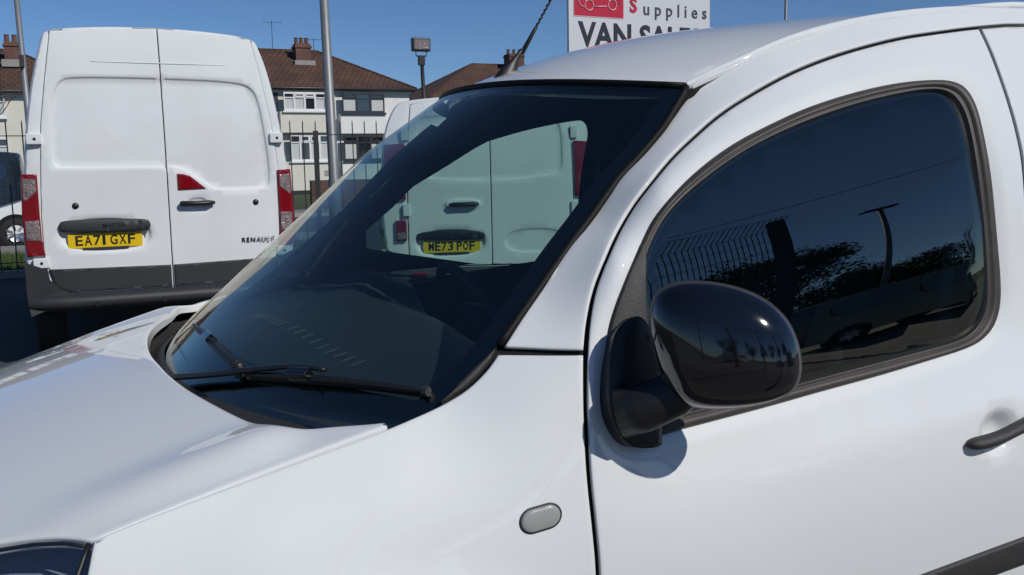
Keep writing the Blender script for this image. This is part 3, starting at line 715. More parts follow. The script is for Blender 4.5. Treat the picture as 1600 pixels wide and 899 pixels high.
# ---- cabin
LT = A([[1.62, -.50], [1.85, -.58], [2.45, -.60], [2.45, .60], [1.85, .58], [1.62, .50]])
V = []; F = []
xs_ = np.linspace(1.66, 2.50, 10); ysn = np.linspace(-.66, .66, 13)
for x in xs_:
    for y in ysn:
        yy = y*.94; x2 = x+.17*(yy/.571)**2*max(0, 1-(x-1.66)/.84)
        V.append((x2, yy, float(roofz(A([x2]), A([min(.6, abs(yy))]))[0])-.04-.012*(abs(y)/.66)**4))
n = len(ysn); F = [(i*n+j, i*n+j+1, (i+1)*n+j+1, (i+1)*n+j) for i in range(9) for j in range(n-1)]
hd = mesh_obj('headliner', V, F, LINER, van, True)
MB().add([(2.5, -.80, .45), (2.5, .80, .45), (2.5, .79, 1.1), (2.5, .60, 1.70), (2.5, -.60, 1.70), (2.5, -.79, 1.1)], [(0, 1, 2, 3, 4, 5)]).build('bulkhead', LINER, van)
def fi(uv, d): return fs(uv)-A(OUT)*d
IH = offset_poly(resample(rounds(D['glass'], it=2, sharp=60), .02), -.012)
for s in (False, True):
    poly = [az for az in D['door'][:6]]
    outer = A(D['door'])
    o = panel('door_lining', offset_poly(resample(rounds(outer, sharp=40), .02), -.03), lambda uv: fi(uv, .038), LINER, near[2] if not s else far[2], .05, holes=[IH], lip=.004, edge=.001, outdir=OUT, mirror=s)
    # inner face of A pillar
    P = resample(A(D['pillar'][:18]+D['pillar'][-20:]), .03)
gfr = sidep(*A(D['glass'][22:]+D['glass'][:7]).T); gfr = gfr[np.argsort(gfr[:, 2])]
for s in (-1, 1):
    zz = np.linspace(1.08, 1.52, 24); P2 = np.stack([np.interp(zz, gfr[:, 2], gfr[:, 0])-.012, np.interp(zz, gfr[:, 2], gfr[:, 1])*-s*-1*-1, zz], 1)
    P2[:, 1] = -np.interp(zz, gfr[:, 2], -gfr[:, 1])*(-s)
    k_ = .965 if s == -1 else np.interp(zz, [1.08, 1.25, 1.5], [.90, .80, .62]); z1 = np.minimum(zz+.05, 1.585); ye = scrye(z1)*k_; P1 = np.stack([scrx(ye, z1)+.035, ye*s, z1-.012], 1)
    P2[:, 1] *= .965
    M1 = P1*.5+P2*.5; M1[:, 1] *= .97; n = 24
    V = np.vstack([P1, M1, P2])
    mesh_obj('pillar_lining', V, [(j*n+i, j*n+i+1, (j+1)*n+i+1, (j+1)*n+i) for j in range(2) for i in range(n-1)], MATTEBLACK, van, True)
for s in (-1, 1):
    q_ = resample(A(D['pillar'][-17:]), .05, closed=False); X_ = fs(q_)-A(OUT)*.07-A((0, 0, .02)); X_[:, 1] *= -s
    MB().tube([tuple(p) for p in X_ if p[0] < 2.45], .03, 8).build('roof_side_lining', LINER, van, True)
    X_ = fs(A(D['door'])[-8:])-A(OUT)*.09; X_[:, 1] *= -s
    MB().tube([tuple(p) for p in X_], .05, 8).build('post_lining', LINER, van, True)
for s in (-1, 1): MB().tube([(1.76, s*.548, 1.535), (1.83, s*.570, 1.575), (1.95, s*.585, 1.625)], .026, 8).build('corner_lining', MATTEBLACK, van, True)
# dashboard
ds = []
for (t, dz) in ((0, 0), (.3, .012), (.6, .022), (.85, .02), (1., -.01), (1.06, -.08), (1.0, -.25)):
    row = []
    for y in np.linspace(-.72, .72, 31):
        xf = float(scrx(y*.93, 1.03))+.015; xb = 1.52+.05*math.exp(-((y-.37)/.2)**2)
        hump = (.050*math.exp(-((y-.37)/.19)**4)*ssm(A([t]), .45, .85)[0] if t <= 1 else .05*math.exp(-((y-.37)/.19)**4))
        row.append((xf+(xb-xf)*t, y, 1.03+.050*min(1, t*1.2)+dz+hump*1.2+.016*math.exp(-((y-.05)/.22)**4)))
    ds.append(row)
V = [p for r_ in ds for p in r_]; n = 31
dash = mesh_obj('dashboard', V, [(j*n+i, j*n+i+1, (j+1)*n+i+1, (j+1)*n+i) for j in range(len(ds)-1) for i in range(n-1)], DASH, van, True); fix_normals(dash)
mb = MB()
def dashz(x, y):
    xf = float(scrx(y*.93, 1.03))+.015; t = (x-xf)/(1.52-xf); return 1.03+.05*min(1, t*1.2)+.025*min(1, t)+.016*math.exp(-((y-.05)/.22)**4)
for k_, (p_, q_) in enumerate(((VENT[0], VENT[1]), (VENT[2], VENT[3]))):
    nn = 9
    for i in range(nn):
        t = i/(nn-1); x = p_[0]+(q_[0]-p_[0])*t; y = p_[1]+(q_[1]-p_[1])*t
        MB().tube([(x-.016, y-.006, dashz(x-.016, y)+.006), (x+.016, y+.006, dashz(x+.016, y)+.006)], .0022, 4).build('vent_slat', KVENT, dash)
# steering wheel
mb = MB(); cc = Vector((1.79, .36, 1.0)); nx = Vector((.88, 0, .48)).normalized(); ux = Vector((0, 1, 0)); uy = nx.cross(ux)
mb.tube([cc+(ux*math.cos(t)+uy*math.sin(t))*.185 for t in np.linspace(0, 2*math.pi, 41)], .016, 10, caps=False)
for t in (0, math.pi, -math.pi/2): mb.tube([cc, cc+(ux*math.cos(t)+uy*math.sin(t))*.18], .016, 6)
mb.lathe([(.0, .03), (.05, .028), (.07, .0), (.05, -.03)], cc, nx, 20)
mb.tube([cc, cc-nx*.22], .03, 8)
mb.build('steering_wheel', DASH, van, True)
for s in (-1, 1):
    mb = MB(); mb.box(1.78, 2.28, s*.38-.24, s*.38+.24, .62, .78)
    st = mb.build('seat', SEATM, van, bevel=.05)
    mb = MB(); mb.add([(2.14, s*.38-.23, .74), (2.14, s*.38+.23, .74), (2.26, s*.38+.23, .74), (2.26, s*.38-.23, .74), (2.30, s*.38-.20, 1.28), (2.30, s*.38+.20, 1.28), (2.38, s*.38+.20, 1.28), (2.38, s*.38-.20, 1.28)], [(0, 1, 2, 3), (4, 7, 6, 5), (0, 4, 5, 1), (1, 5, 6, 2), (2, 6, 7, 3), (3, 7, 4, 0)])
    mb.build('seat_back', SEATM, st, bevel=.05)
    mb = MB(); mb.box(2.32, 2.41, s*.38-.12, s*.38+.12, 1.33, 1.47); mb.tube([(2.35, s*.38-.05, 1.25), (2.35, s*.38-.05, 1.36)], .006, 6); mb.tube([(2.35, s*.38+.05, 1.25), (2.35, s*.38+.05, 1.36)], .006, 6)
    mb.build('head_restraint', SEATM, st, bevel=.03)
    mb = MB(); mb.tube([(2.40, s*.735, 1.55), (2.38, s*.73, 1.3), (2.36, s*.76, .8)], .022, 4, sq=(1, .08)); mb.build('seat_belt', DARKPL, van)
# ---- door mirrors
for s in (1, -1):
    sx_ = s
    def q(x, y, z): return Vector((x, y if sx_ == 1 else -y, z))
    par = near[2] if s == 1 else far[2]
    # base pad standing off the corner plate
    mb_ = resample(rounds(D['mbase'], it=2, sharp=60), .008)
    root = panel('door_mirror', mb_, lambda uv: fs(uv)+A(OUT)*.034, BLACK, par, .012, lip=.036, edge=.009, resolve=False, outdir=OUT, mirror=(s == -1))
    mb = MB(); mb.tube([q(1.49, -.90, 1.075), q(1.515, -.925, 1.085), q(1.55, -.955, 1.11), q(1.585, -.965, 1.14)], [.036, .034, .032, .03], 16, sq=(.9, 1.1), up=(0, 0, 1)); mb.build('mirror_arm', BLACK, root, True)
    # housing: traced outline, domed cover
    out = rounds(A(MIR_OUT), it=2, sharp=180)          # in the plane through MIR_C spanned by MIR_L (across) and up
    cx = out.mean(0); n = len(out)
    V = []; F = []
    levels = [(k, .062*math.sqrt(max(0, 1-k**2.6))) for k in (0.001, .15, .3, .45, .6, .72, .82, .88, .925, .955, .985, 1.0)]
    Lv = Vector(MIR_L); Nv = Vector(MIR_N); Cv = Vector(MIR_C); Zv = Vector(MIR_Z)
    for k, h in levels:
        for p in out:
            w = cx+(p-cx)*k; V.append(Cv+Lv*w[0]+Zv*w[1]+Nv*h)
    for k, h in [(.99, -.012), (.96, -.025), (.93, -.030)]:
        for p in out:
            w = cx+(p-cx)*k; V.append(Cv+Lv*w[0]+Zv*w[1]+Nv*h)
    m_ = len(levels)+3
    if s == -1: V = [Vector((p.x, -p.y, p.z)) for p in V]
    F = [(j*n+i, j*n+(i+1) % n, (j+1)*n+(i+1) % n, (j+1)*n+i) for j in range(m_-1) for i in range(n)]
    hs = mesh_obj('mirror_housing', V, F, GLOSSBLACK, root, True); hs.data.materials.append(MIRRIM)
    for fi_, p_ in enumerate(hs.data.polygons):
        if fi_//n >= 9: p_.material_index = 1
    fix_normals(hs)
    mesh_obj('mirror_glass', V[-n:], [tuple(range(n))], CHROME, hs)
# ================================================================ BACKDROP (world coordinates, metres)
BR_WALL = None
ASPH = M_('asphalt', (.045, .045, .048), .9, bump=(40, .5, .01), var=(1.2, .6, (.07, .068, .066)))
ROADM = M_('road_asphalt', (.055, .055, .056), .9, bump=(30, .4, .01), var=(.6, .5, (.075, .073, .07)))
KERB = M_('kerb_concrete', (.32, .31, .29), .85, bump=(20, .3, .01), var=(2, .5, (.22, .21, .2)))
PAVE = M_('paving', (.22, .215, .205), .9, var=(1.5, .6, (.16, .155, .15)))
GRASSM = M_('grass', (.04, .060, .02), .9, var=(5, .9, (.07, .08, .03)), bump=(60, .8, .03))
BLADE = M_('grass_blade', (.06, .10, .022), .8)
LEAF = M_('leaf', (.045, .07, .02), .7, var=(9, .8, (.08, .10, .03)))
LEAFD = M_('dark_leaf', (.025, .045, .015), .7, var=(9, .8, (.05, .075, .02)))
BARK = M_('bark', (.09, .07, .055), .9, bump=(20, .6, .02))
CREAM = M_('cream_render', (.70, .67, .60), .9, bump=(60, .5, .01), var=(1.2, .5, (.60, .57, .50)))
WHITER = M_('white_render', (.80, .79, .77), .9, bump=(60, .5, .01), var=(1.1, .3, (.62, .61, .58)))
WFRAME = M_('white_frame', (.78, .78, .78), .35)
DFRAME = M_('dark_frame', (.035, .038, .045), .4)
WGLASS = M_('house_glass', (.02, .025, .03), .04, spec=1.0, coat=1)
CURT = M_('net_curtain', (.55, .56, .55), .8)
FENCEM = M_('fence_paint', (.018, .02, .02), .5)
POLE = M_('pole_grey', (.24, .25, .26), .5, .4, var=(4, .5, (.17, .18, .19)))
CHROMED = M_('car_silver', (.4, .41, .42), .3, .7, coat=1)
DARKCAR = M_('dark_paint', (.008, .010, .014), .25, coat=1)
CARGL = M_('dark_car_glass', (.008, .012, .014), .03, spec=1, coat=1)
def brick_mat(name, c1, c2, mort, scale, w=.5, h=.25, ms=.015):
    m = M_(name, c1, .9); nt = m.node_tree; b = nt.nodes['Principled BSDF']
    tc = nt.nodes.new('ShaderNodeTexCoord'); mp = nt.nodes.new('ShaderNodeMapping'); mp.inputs['Rotation'].default_value = (R(90), 0, 0) if name != 'roof_tiles' else (0, 0, 0)
    bt = nt.nodes.new('ShaderNodeTexBrick'); bt.inputs['Color1'].default_value = (*c1, 1); bt.inputs['Color2'].default_value = (*c2, 1); bt.inputs['Mortar'].default_value = (*mort, 1)
    bt.inputs['Scale'].default_value = scale; bt.inputs['Mortar Size'].default_value = ms; bt.inputs['Brick Width'].default_value = w; bt.inputs['Row Height'].default_value = h
    nt.links.new(tc.outputs['Object'], mp.inputs[0]); nt.links.new(mp.outputs[0], bt.inputs['Vector'])
    n = nt.nodes.new('ShaderNodeTexNoise'); n.inputs['Scale'].default_value = .8; n.inputs['Detail'].default_value = 8; nt.links.new(tc.outputs['Object'], n.inputs['Vector'])
    mx = nt.nodes.new('ShaderNodeMix'); mx.data_type = 'RGBA'; mx.blend_type = 'MULTIPLY'; mx.inputs[0].default_value = .8
    rr = nt.nodes.new('ShaderNodeMapRange'); rr.inputs[1].default_value = .3; rr.inputs[2].default_value = .7; rr.inputs[3].default_value = .55; rr.inputs[4].default_value = 1.25
    nt.links.new(n.outputs[0], rr.inputs[0]); nt.links.new(bt.outputs[0], mx.inputs[6]); nt.links.new(rr.outputs[0], mx.inputs[7]); nt.links.new(mx.outputs[2], b.inputs['Base Color'])
    return m
BRICK = brick_mat('red_brick', (.15, .060, .042), (.10, .042, .032), (.2, .18, .16), 4.5)
TILES = brick_mat('roof_tiles', (.13, .062, .040), (.10, .05, .034), (.045, .025, .02), 1.0, .30, .27, .035)
# ---- ground, road
def sheet(name, x0, x1, y0, y1, z, mat, kind='structure'):
    o = mesh_obj(name, [(x0, y0, z), (x1, y0, z), (x1, y1, z), (x0, y1, z)], [(0, 1, 2, 3)], mat); tag(o, kind=kind); return o
sheet('ground', -600, 600, -600, 900, -.012, GRASSM)
sheet('yard_asphalt', -40, 60, -22, 12.9, 0, ASPH)
sheet('concrete_yard', -40, 60, -22, -1.2, .004, M_('worn_concrete', (.17, .165, .155), .9, bump=(30, .4, .01), var=(.8, .7, (.11, .108, .10))))
sheet('grass_verge', -40, 60, 12.9, 16.6, .03, GRASSM)
sheet('road', -200, 200, 17.6, 26.0, 0, ROADM)
k = MB().box(-200, 200, 16.6, 17.6, -.1, .12).build('pavement', PAVE); tag(k, kind='structure')
k = MB().box(-200, 200, 26.0, 26.15, -.1, .12).build('kerb', KERB); tag(k, kind='structure')
k = MB().box(-200, 200, 26.15, 28.2, -.1, .12).build('pavement', PAVE); tag(k, kind='structure')
k = MB().box(-40, 60, 12.75, 12.9, -.1, .10).build('kerb', KERB); tag(k, kind='structure')
# grass tufts on the verge
rg = random.Random(3); v = []; f = []
for i in range(26000):
    x = rg.uniform(-4, 12) if i > 6000 else rg.uniform(-2, 1.0); y = rg.uniform(12.95, 16.5); h = rg.uniform(.04, .13); a_ = rg.uniform(0, 6.28); w = .006
    n = len(v); dx, dy = math.cos(a_)*w, math.sin(a_)*w; lx, ly = rg.uniform(-.04, .04), rg.uniform(-.04, .04)
    v += [(x-dx, y-dy, .03), (x+dx, y+dy, .03), (x+lx, y+ly, .03+h)]; f.append((n, n+1, n+2))
o = mesh_obj('verge_grass', v, f, BLADE); tag(o, 'short rough grass along the verge behind the railings', 'grass', kind='stuff')
# ---- big panel vans seen from behind
def polyl(*p): return A(p)
def rear_surface(y0, zc, lean, xc, bow):
    def fn(uv):
        x, z = uv[:, 0], uv[:, 1]
        y = y0+lean*np.maximum(0, z-zc)**2+bow*((x-xc))**4
        return np.stack([x, y, z], 1)
    return fn
def signed(poly, uv): return np.where(inside(poly, uv), 1, -1)*segdist(poly, uv)
def clip_runs(loop, door):
    ok = inside(offset_poly(resample(door, .03), .012), loop); out = []; cur = []
    n = len(loop); 
    if ok.all(): return [('c', loop)]
    st = int(np.where(~ok)[0][0])
    for i in range(n+1):
        j = (st+i) % n
        if ok[j]: cur.append(loop[j])
        else:
            if len(cur) > 2: out.append(('o', A(cur)))
            cur = []
    return out
_panel = panel
def panel2(name, poly, fn, mat, parent, spacing, pres, **k):
    """panel with pressings pres = [(outline, depth, width)] ; negative depth sinks"""
    loops = []
    for P, d, w in pres:
        Pr = resample(rounds(P, it=3, sharp=180), .025)
        for q in (0, w*.33, w*.66, w): loops += clip_runs(offset_poly(Pr, q), poly)
    def disp(uv):
        h = np.zeros(len(uv))
        for P, d, w in pres:
            h += d*ssm(signed(resample(rounds(P, it=3, sharp=180), .025), uv), 0, w)
        return h
    cl = [l for t, l in loops if t == 'c']; op = [l for t, l in loops if t == 'o']
    return panel(name, poly, fn, mat, parent, spacing, loops=cl, oloops=op, support=True, disp=disp, **k)
def big_van(name, label, y0, L, Rr, roof_z, lg, seam, rg_, zb, pres, depth, fn, length, sill):
    root = empty(name, ((L[0][0]+Rr[0][0])/2, y0, 0)); tag(root, label, 'van', 'white vans parked behind')
    off_ = Vector(root.location)
    def loc(o): 
        me = o.data
        for vv in me.vertices: vv.co -= off_
        return o
    # shell: outline lofted along +y
    n_top = 14; sec = list(L)
    xl, zl = L[-1]; xr_, zr = Rr[-1]
    for i in range(1, n_top):
        t = i/n_top; sec.append((xl+(xr_-xl)*t, zl+(zr-zl)*t+(roof_z-max(zl, zr))*math.sin(math.pi*t)**.6))
    sec += list(Rr)[::-1]
    sec = rounds(sec, it=2, sharp=70); c = sec.mean(0)
    rows = []
    for (dy, k_) in ((.012, .985), (.02, .995), (.045, 1.0), (.3, 1.002), (length*.5, 1.0), (length*.85, .985), (length, .90)):
        P = c+(sec-c)*k_; s3 = fn(P); s3[:, 1] = s3[:, 1]*(1 if dy < .3 else 0)+(y0 if dy >= .3 else 0)+dy; rows.append(s3)
    n = len(sec); V = np.vstack(rows)
    F = [(j*n+i, j*n+(i+1) % n, (j+1)*n+(i+1) % n, (j+1)*n+i) for j in range(len(rows)-1) for i in range(n-1)]
    sh = mesh_obj('body', V, F, PAINT2, root, True); fix_normals(sh); loc(sh)
    # frame around the doors: polygon between shell outline and the door opening
    op_ = np.vstack([A(lg)[::-1], A(rg_)])     # lg runs top to bottom, rg_ top to bottom
    opening = np.vstack([A(lg)[::-1], A([[ (lg[0][0]+rg_[0][0])/2, max(lg[0][1], rg_[0][1])+depth]]), A(rg_)])
    outer = c+(sec-c)*.986
    fr = panel('rear_frame', resample(np.vstack([outer]), .03), lambda uv: fn(uv)+A((0, .008, 0)), PAINT2, root, .06, holes=[resample(opening, .03)], lip=.02, edge=.004, support=True, outdir=(0, -1, 0)); loc(fr)
    bk = panel('door_aperture', resample(opening, .04), lambda uv: fn(uv)+A((0, .03, 0)), MATTEBLACK, root, .2, lip=.005, outdir=(0, -1, 0)); loc(bk)
    doors = []
    sT, sB = seam
    for side_ in (0, 1):
        g = lg if side_ == 0 else rg_; s_ = 1 if side_ == 0 else -1
        mt = ((lg[0][0]+rg_[0][0])/2, max(lg[0][1], rg_[0][1])+depth)
        mids = [((g[0][0]+sT)/2, (g[0][1]+mt[1])/2+.012), (sT, mt[1])]
        poly = list(g)[::-1]+mids+[(sT+(sB-sT)*t, mt[1]+(zb-mt[1])*t) for t in (.33, .66, 1)]
        poly = offset_poly(resample(A(poly), .03), .004)
        d = panel2('rear_door', poly, fn, PAINT2, root, .045, pres, lip=.02, edge=.004, outdir=(0, -1, 0)); loc(d); doors.append(d)
    return root, doors, loc
def rod(name, pts, r, mat, parent, loc=None, n=8, **k):
    o = MB().tube(pts, r, n, **k).build(name, mat, parent, True)
    if loc: loc(o)
    return o
def glyph_row(name, txt, mat, parent, x0, x1, z0, z1, y, off_, thick=.0012):
    """registration lettering: every character drawn to the same height and stroke"""
    cw, gp_, sp_ = 50., 11., 33.; wid = {'1': 20., 'I': 14.}
    tot = sum((sp_-gp_) if c == ' ' else wid.get(c, cw)+gp_ for c in txt)-gp_
    k_ = (x1-x0)/tot; cur = x0; V = []; F = []
    for c in txt:
        if c == ' ': cur += (sp_-gp_)*k_; continue
        cu = bpy.data.curves.new('g', 'FONT'); cu.body = c; cu.size = 1; cu.resolution_u = 3; cu.extrude = thick; cu.offset = .016
        t = bpy.data.objects.new('tmp', cu); C.objects.link(t); bpy.context.view_layer.update()
        me = bpy.data.meshes.new_from_object(t.evaluated_get(bpy.context.evaluated_depsgraph_get())); bpy.data.objects.remove(t)
        co = A([v.co[:] for v in me.vertices]); lo = co.min(0); hi = co.max(0); w = wid.get(c, cw)*k_
        n = len(V)
        for p in co: V.append((cur+(p[0]-lo[0])/(hi[0]-lo[0])*w, -p[2], z0+(p[1]-lo[1])/(hi[1]-lo[1])*(z1-z0)))
        F += [tuple(i+n for i in f_.vertices) for f_ in me.polygons]; cur += w+gp_*k_
        bpy.data.meshes.remove(me)
    o = mesh_obj(name, [(p[0]-off_.x, y+p[1]-off_.y, p[2]-off_.z) for p in V], F, mat, parent); fix_normals(o); return o
def plate(root, loc, x0, x1, z0, z1, y, txt):
    p = MB().box(x0, x1, y-.010, y, z0, z1).build('number_plate', PLATE, root, bevel=.004); loc(p)
    w_ = x1-x0; h_ = z1-z0
    glyph_row('plate_lettering', txt, PLATEBLK, p, x0+w_*.10, x1-w_*.10, z0+h_*.20, z0+h_*.86, y-.0112, loc.off)
    b = MB().box(x0+.10, x1-.10, y-.013, y-.009, z0-.012, z0+.006).build('plate_holder', DARKPL, p); loc(b)
    return p
class Loc:
    def __init__(s, off): s.off = Vector(off)
    def __call__(s, o):
        for vv in o.data.vertices: vv.co -= s.off
        return o
# --- tall van
Lm = [(.490, .46), (.478, .75), (.500, 1.1), (.515, 1.35), (.546, 1.70), (.595, 2.0), (.643, 2.22), (.700, 2.42), (.722, 2.475)]
Rm = [(2.455, .46), (2.462, .75), (2.465, 1.1), (2.452, 1.35), (2.425, 1.60), (2.375, 1.95), (2.325, 2.22), (2.262, 2.42), (2.235, 2.465)]
lgm = [(.762, 2.478), (.70, 2.10), (.656, 1.80), (.630, 1.45), (.612, 1.1), (.612, .84), (.636, .74), (.650, .65), (.70, .575), (.80, .545)]
rgm = [(2.205, 2.466), (2.268, 2.15), (2.325, 1.80), (2.365, 1.45), (2.380, 1.1), (2.380, .84), (2.362, .74), (2.345, .65), (2.30, .575), (2.20, .545)]
recm = A([(.708, 1.53), (.716, 1.80), (.745, 2.02), (.80, 2.125), (.90, 2.150), (1.507, 2.150), (2.08, 2.135), (2.20, 2.08), (2.245, 1.95), (2.285, 1.60), (2.297, 1.40), (2.285, 1.30), (2.20, 1.285), (1.90, 1.283), (1.83, 1.30), (1.67, 1.425), (1.60, 1.462), (1.51, 1.470), (.80, 1.473), (.735, 1.480)])
plm = A([(.712, 1.115), (1.372, 1.10), (1.372, .83), (.712, .85)])
lowm = A([(.70, 1.44), (1.485, 1.43), (1.485, 1.20), (.70, 1.20)])
hcup = A([(1.66, 1.235), (1.77, 1.24), (1.80, 1.19), (1.77, 1.13), (1.66, 1.13), (1.63, 1.19)])
fnm = rear_surface(5.70, 1.5, .10, 1.47, .05)
mv, md, mloc_ = big_van('tall_van', 'tall white panel van seen from behind, plate EA71 GXF, red and clear tail lamps', 5.7, Lm, Rm, 2.535, lgm, (1.507, 1.503), rgm, .545,
    [(recm, -.017, .016), (plm, -.030, .03), (hcup, -.014, .02)], .045, fnm, 5.4, .5)
mloc = Loc(mv.location)
def on(fn, x, z): return float(fn(A([[x, z]]))[0, 1])
cr = MB(); cr.tube([(x, on(fnm, x, 2.262-.004*x)-.001, 2.262-.004*x) for x in np.linspace(1.02, 2.0, 14)], [.002+.003*math.sin(math.pi*i/13) for i in range(14)], 6)
o = cr.build('door_crease', PAINT2, md[0], True); mloc(o)
# cladding
for (x0, x1, d) in ((.650, 1.492, md[0]), (1.514, 2.35, md[1])):
    o = panel('lower_cladding', resample(A([(x0-.01*(d is md[0]), .735), (x1 if d is md[0] else x0, .722), (x1 if d is md[0] else x0, .555), (x0+.12, .558), (x0+.03, .60)] if d is md[0] else [(x0, .722), (x1, .735), (x1-.03, .60), (x1-.12, .558), (x0, .555)]), .03), lambda uv: fnm(uv)+A((0, -.012, 0)), DARKPL, d, .06, lip=.014, edge=.006, support=True, outdir=(0, -1, 0)); mloc(o)
# bumper
bm_ = MB()
prof = [(.735, .455), (.735, .48), (.60, .50), (.555, .60), (.540, .90)]
o = MB()
o.add(*(lambda rows: ([p for r_ in rows for p in r_], [(j*len(rows[0])+i, j*len(rows[0])+i+1, (j+1)*len(rows[0])+i+1, (j+1)*len(rows[0])+i) for j in range(len(rows)-1) for i in range(len(rows[0])-1)]))(
    [[(x, yy+.10*abs((x-1.47)/1.0)**6, z) for x in np.linspace(.485, 2.46, 40)] for (yy, z) in ((5.74, .60), (5.73, .545), (5.62, .535), (5.585, .52), (5.58, .47), (5.60, .45), (5.62, .435), (5.68, .42), (5.80, .41))]))
o = o.build('rear_bumper', DARKPL, mv, True); fix_normals(o); mloc(o)
for s, xx in ((1, .50), (-1, 2.445)):
    o = MB().add([(xx-.02*s, 5.69, .80), (xx+.13*s, 5.685, .735), (xx+.14*s, 5.68, .66), (xx+.22*s, 5.68, .58), (xx+.34*s, 5.66, .53), (xx+.0*s, 5.66, .40), (xx-.02*s, 5.70, .5), (xx-.02*s, 5.90, .80), (xx-.02*s, 5.9, .45)], [(0, 1, 2, 3, 4, 5, 6), (0, 6, 8, 7)]).build('corner_cladding', DARKPL, mv); mloc(o)
for x in (.61, 2.33):
    o = MB().box(x-.045, x+.045, 5.655, 5.67, .472, .528).build('bumper_reflector', REDL, mv, bevel=.008); mloc(o)
for x in (.95, 1.42, 1.9):
    o = MB().lathe([(.0, 0), (.018, 0), (.022, .004), (.022, .02)], (x, 5.578, .47), (0, 1, 0), 16).build('parking_sensor', BLACK, mv); mloc(o)
# tail lamps
def lamp(root, loc, fn, poly, segs, edge_mat=REDL, off_=-.02, name='tail_lamp'):
    P = resample(A(poly), .03)
    o = panel(name, P, lambda uv: fn(uv)+A((0, off_, 0)), edge_mat, root, .05, lip=.04, edge=.008, support=True, outdir=(0, -1, 0)); loc(o)
    for (pp, m_, nm) in segs:
        q = panel(nm, resample(A(pp), .02), lambda uv: fn(uv)+A((0, off_-.004, 0)), m_, o, .04, lip=.006, edge=.003, outdir=(0, -1, 0)); loc(q)
    return o
for mir in (0, 1):
    def mx(L_): return [((2.0*1.478-x) if mir else x, z) for x, z in L_]
    lamp(mv, mloc, lambda uv: fnm(uv)+A((0, .0, 0)), mx([(.500, 1.44), (.606, 1.435), (.604, 1.15), (.606, .95), (.622, .84), (.500, .835), (.486, 1.1)]),
        [(mx([(.512, 1.405), (.595, 1.40), (.595, 1.31), (.515, 1.24), (.505, 1.26)]), CLEARL, 'clear_lens'), (mx([(.505, 1.095), (.596, 1.10), (.600, .95), (.505, .955)]), CLEARL, 'clear_lens')])
    for (x, z, w, h) in ((.605, 1.69, .052, .040), (.588, .785, .052, .038)):
        xx = 2*1.478-x if mir else x; y = on(fnm, xx, z)
        o = MB().box(xx-w, xx+w, y-.035, y+.01, z-h, z+h).build('door_hinge', PAINT2, mv, bevel=.008); mloc(o)
        q = MB().lathe([(0, 0), (.011, 0), (.011, .004)], (xx+.004, y-.0375, z), (0, 1, 0), 12).build('hinge_pin', BLACK, o); mloc(q)
q = panel('high_brake_lamp', resample(rounds([(1.578, 1.42), (1.655, 1.415), (1.72, 1.36), (1.785, 1.302), (1.578, 1.296)], it=2, sharp=60), .012), lambda uv: fnm(uv)+A((0, -.010, 0)), REDL, md[1], .02, lip=.012, edge=.005, outdir=(0, -1, 0)); mloc(q)
# plate light strip, plate, handle, locks
st = resample(rounds([(.722, 1.06), (.75, 1.095), (1.0, 1.092), (1.335, 1.088), (1.360, 1.055), (1.360, 1.02), (1.335, .995), (.75, 1.0), (.722, 1.03)], it=2, sharp=180), .015)
q = panel('plate_lamp_strip', st, lambda uv: fnm(uv)+A((0, -.024, 0)), DARKPL, md[0], .03, lip=.05, edge=.012, outdir=(0, -1, 0)); mloc(q)
t = text_mesh('MASTER', 'strip_lettering', .040, BLACK, q, Vector((1.10, 5.676, 1.045))-mloc.off, (R(90), 0, 0), .001, .001, spacing=1.15)
plate(md[0], mloc, .778, 1.298, .878, .990, 5.722, 'EA71 GXF')
q = MB(); q.tube([(1.582, 5.672, 1.192), (1.60, 5.668, 1.19), (1.70, 5.662, 1.188), (1.80, 5.665, 1.19), (1.842, 5.675, 1.192)], [.014, .023, .021, .023, .012], 10, sq=(1, 1.1), up=(0, -1, 0)); q = q.build('door_handle', BLACK, md[1], True); mloc(q)
for (x, z, d) in ((.848, 1.198, md[0]), (2.164, 1.183, md[1])):
    q = MB().lathe([(0, -.008), (.018, -.008), (.024, 0), (.024, .01)], (x, on(fnm, x, z)-.002, z), (0, 1, 0), 18).build('door_stop', BLACK, d, True); mloc(q)
t = text_mesh('RENAULT', 'badge_lettering', .052, M_('dull_chrome', (.10, .10, .11), .3, .8), md[1], Vector((2.17, 5.70, .885))-mloc.off, (R(90), 0, R(1)), .003, .0, spacing=1.25)
for (x, y_) in ((.62, 6.4), (2.33, 6.4), (.62, 9.9), (2.33, 9.9)):
    w = MB(); w.lathe([(.16, -.10), (.32, -.11), (.35, -.08), (.35, .08), (.32, .11), (.16, .10)], (x, y_, .35), (1, 0, 0), 28); w = w.build('wheel', TYRE, mv, True); mloc(w)
o = MB().box(.55, 2.4, 6.0, 11.0, .38, .60).build('underbody', MATTEBLACK, mv); mloc(o)
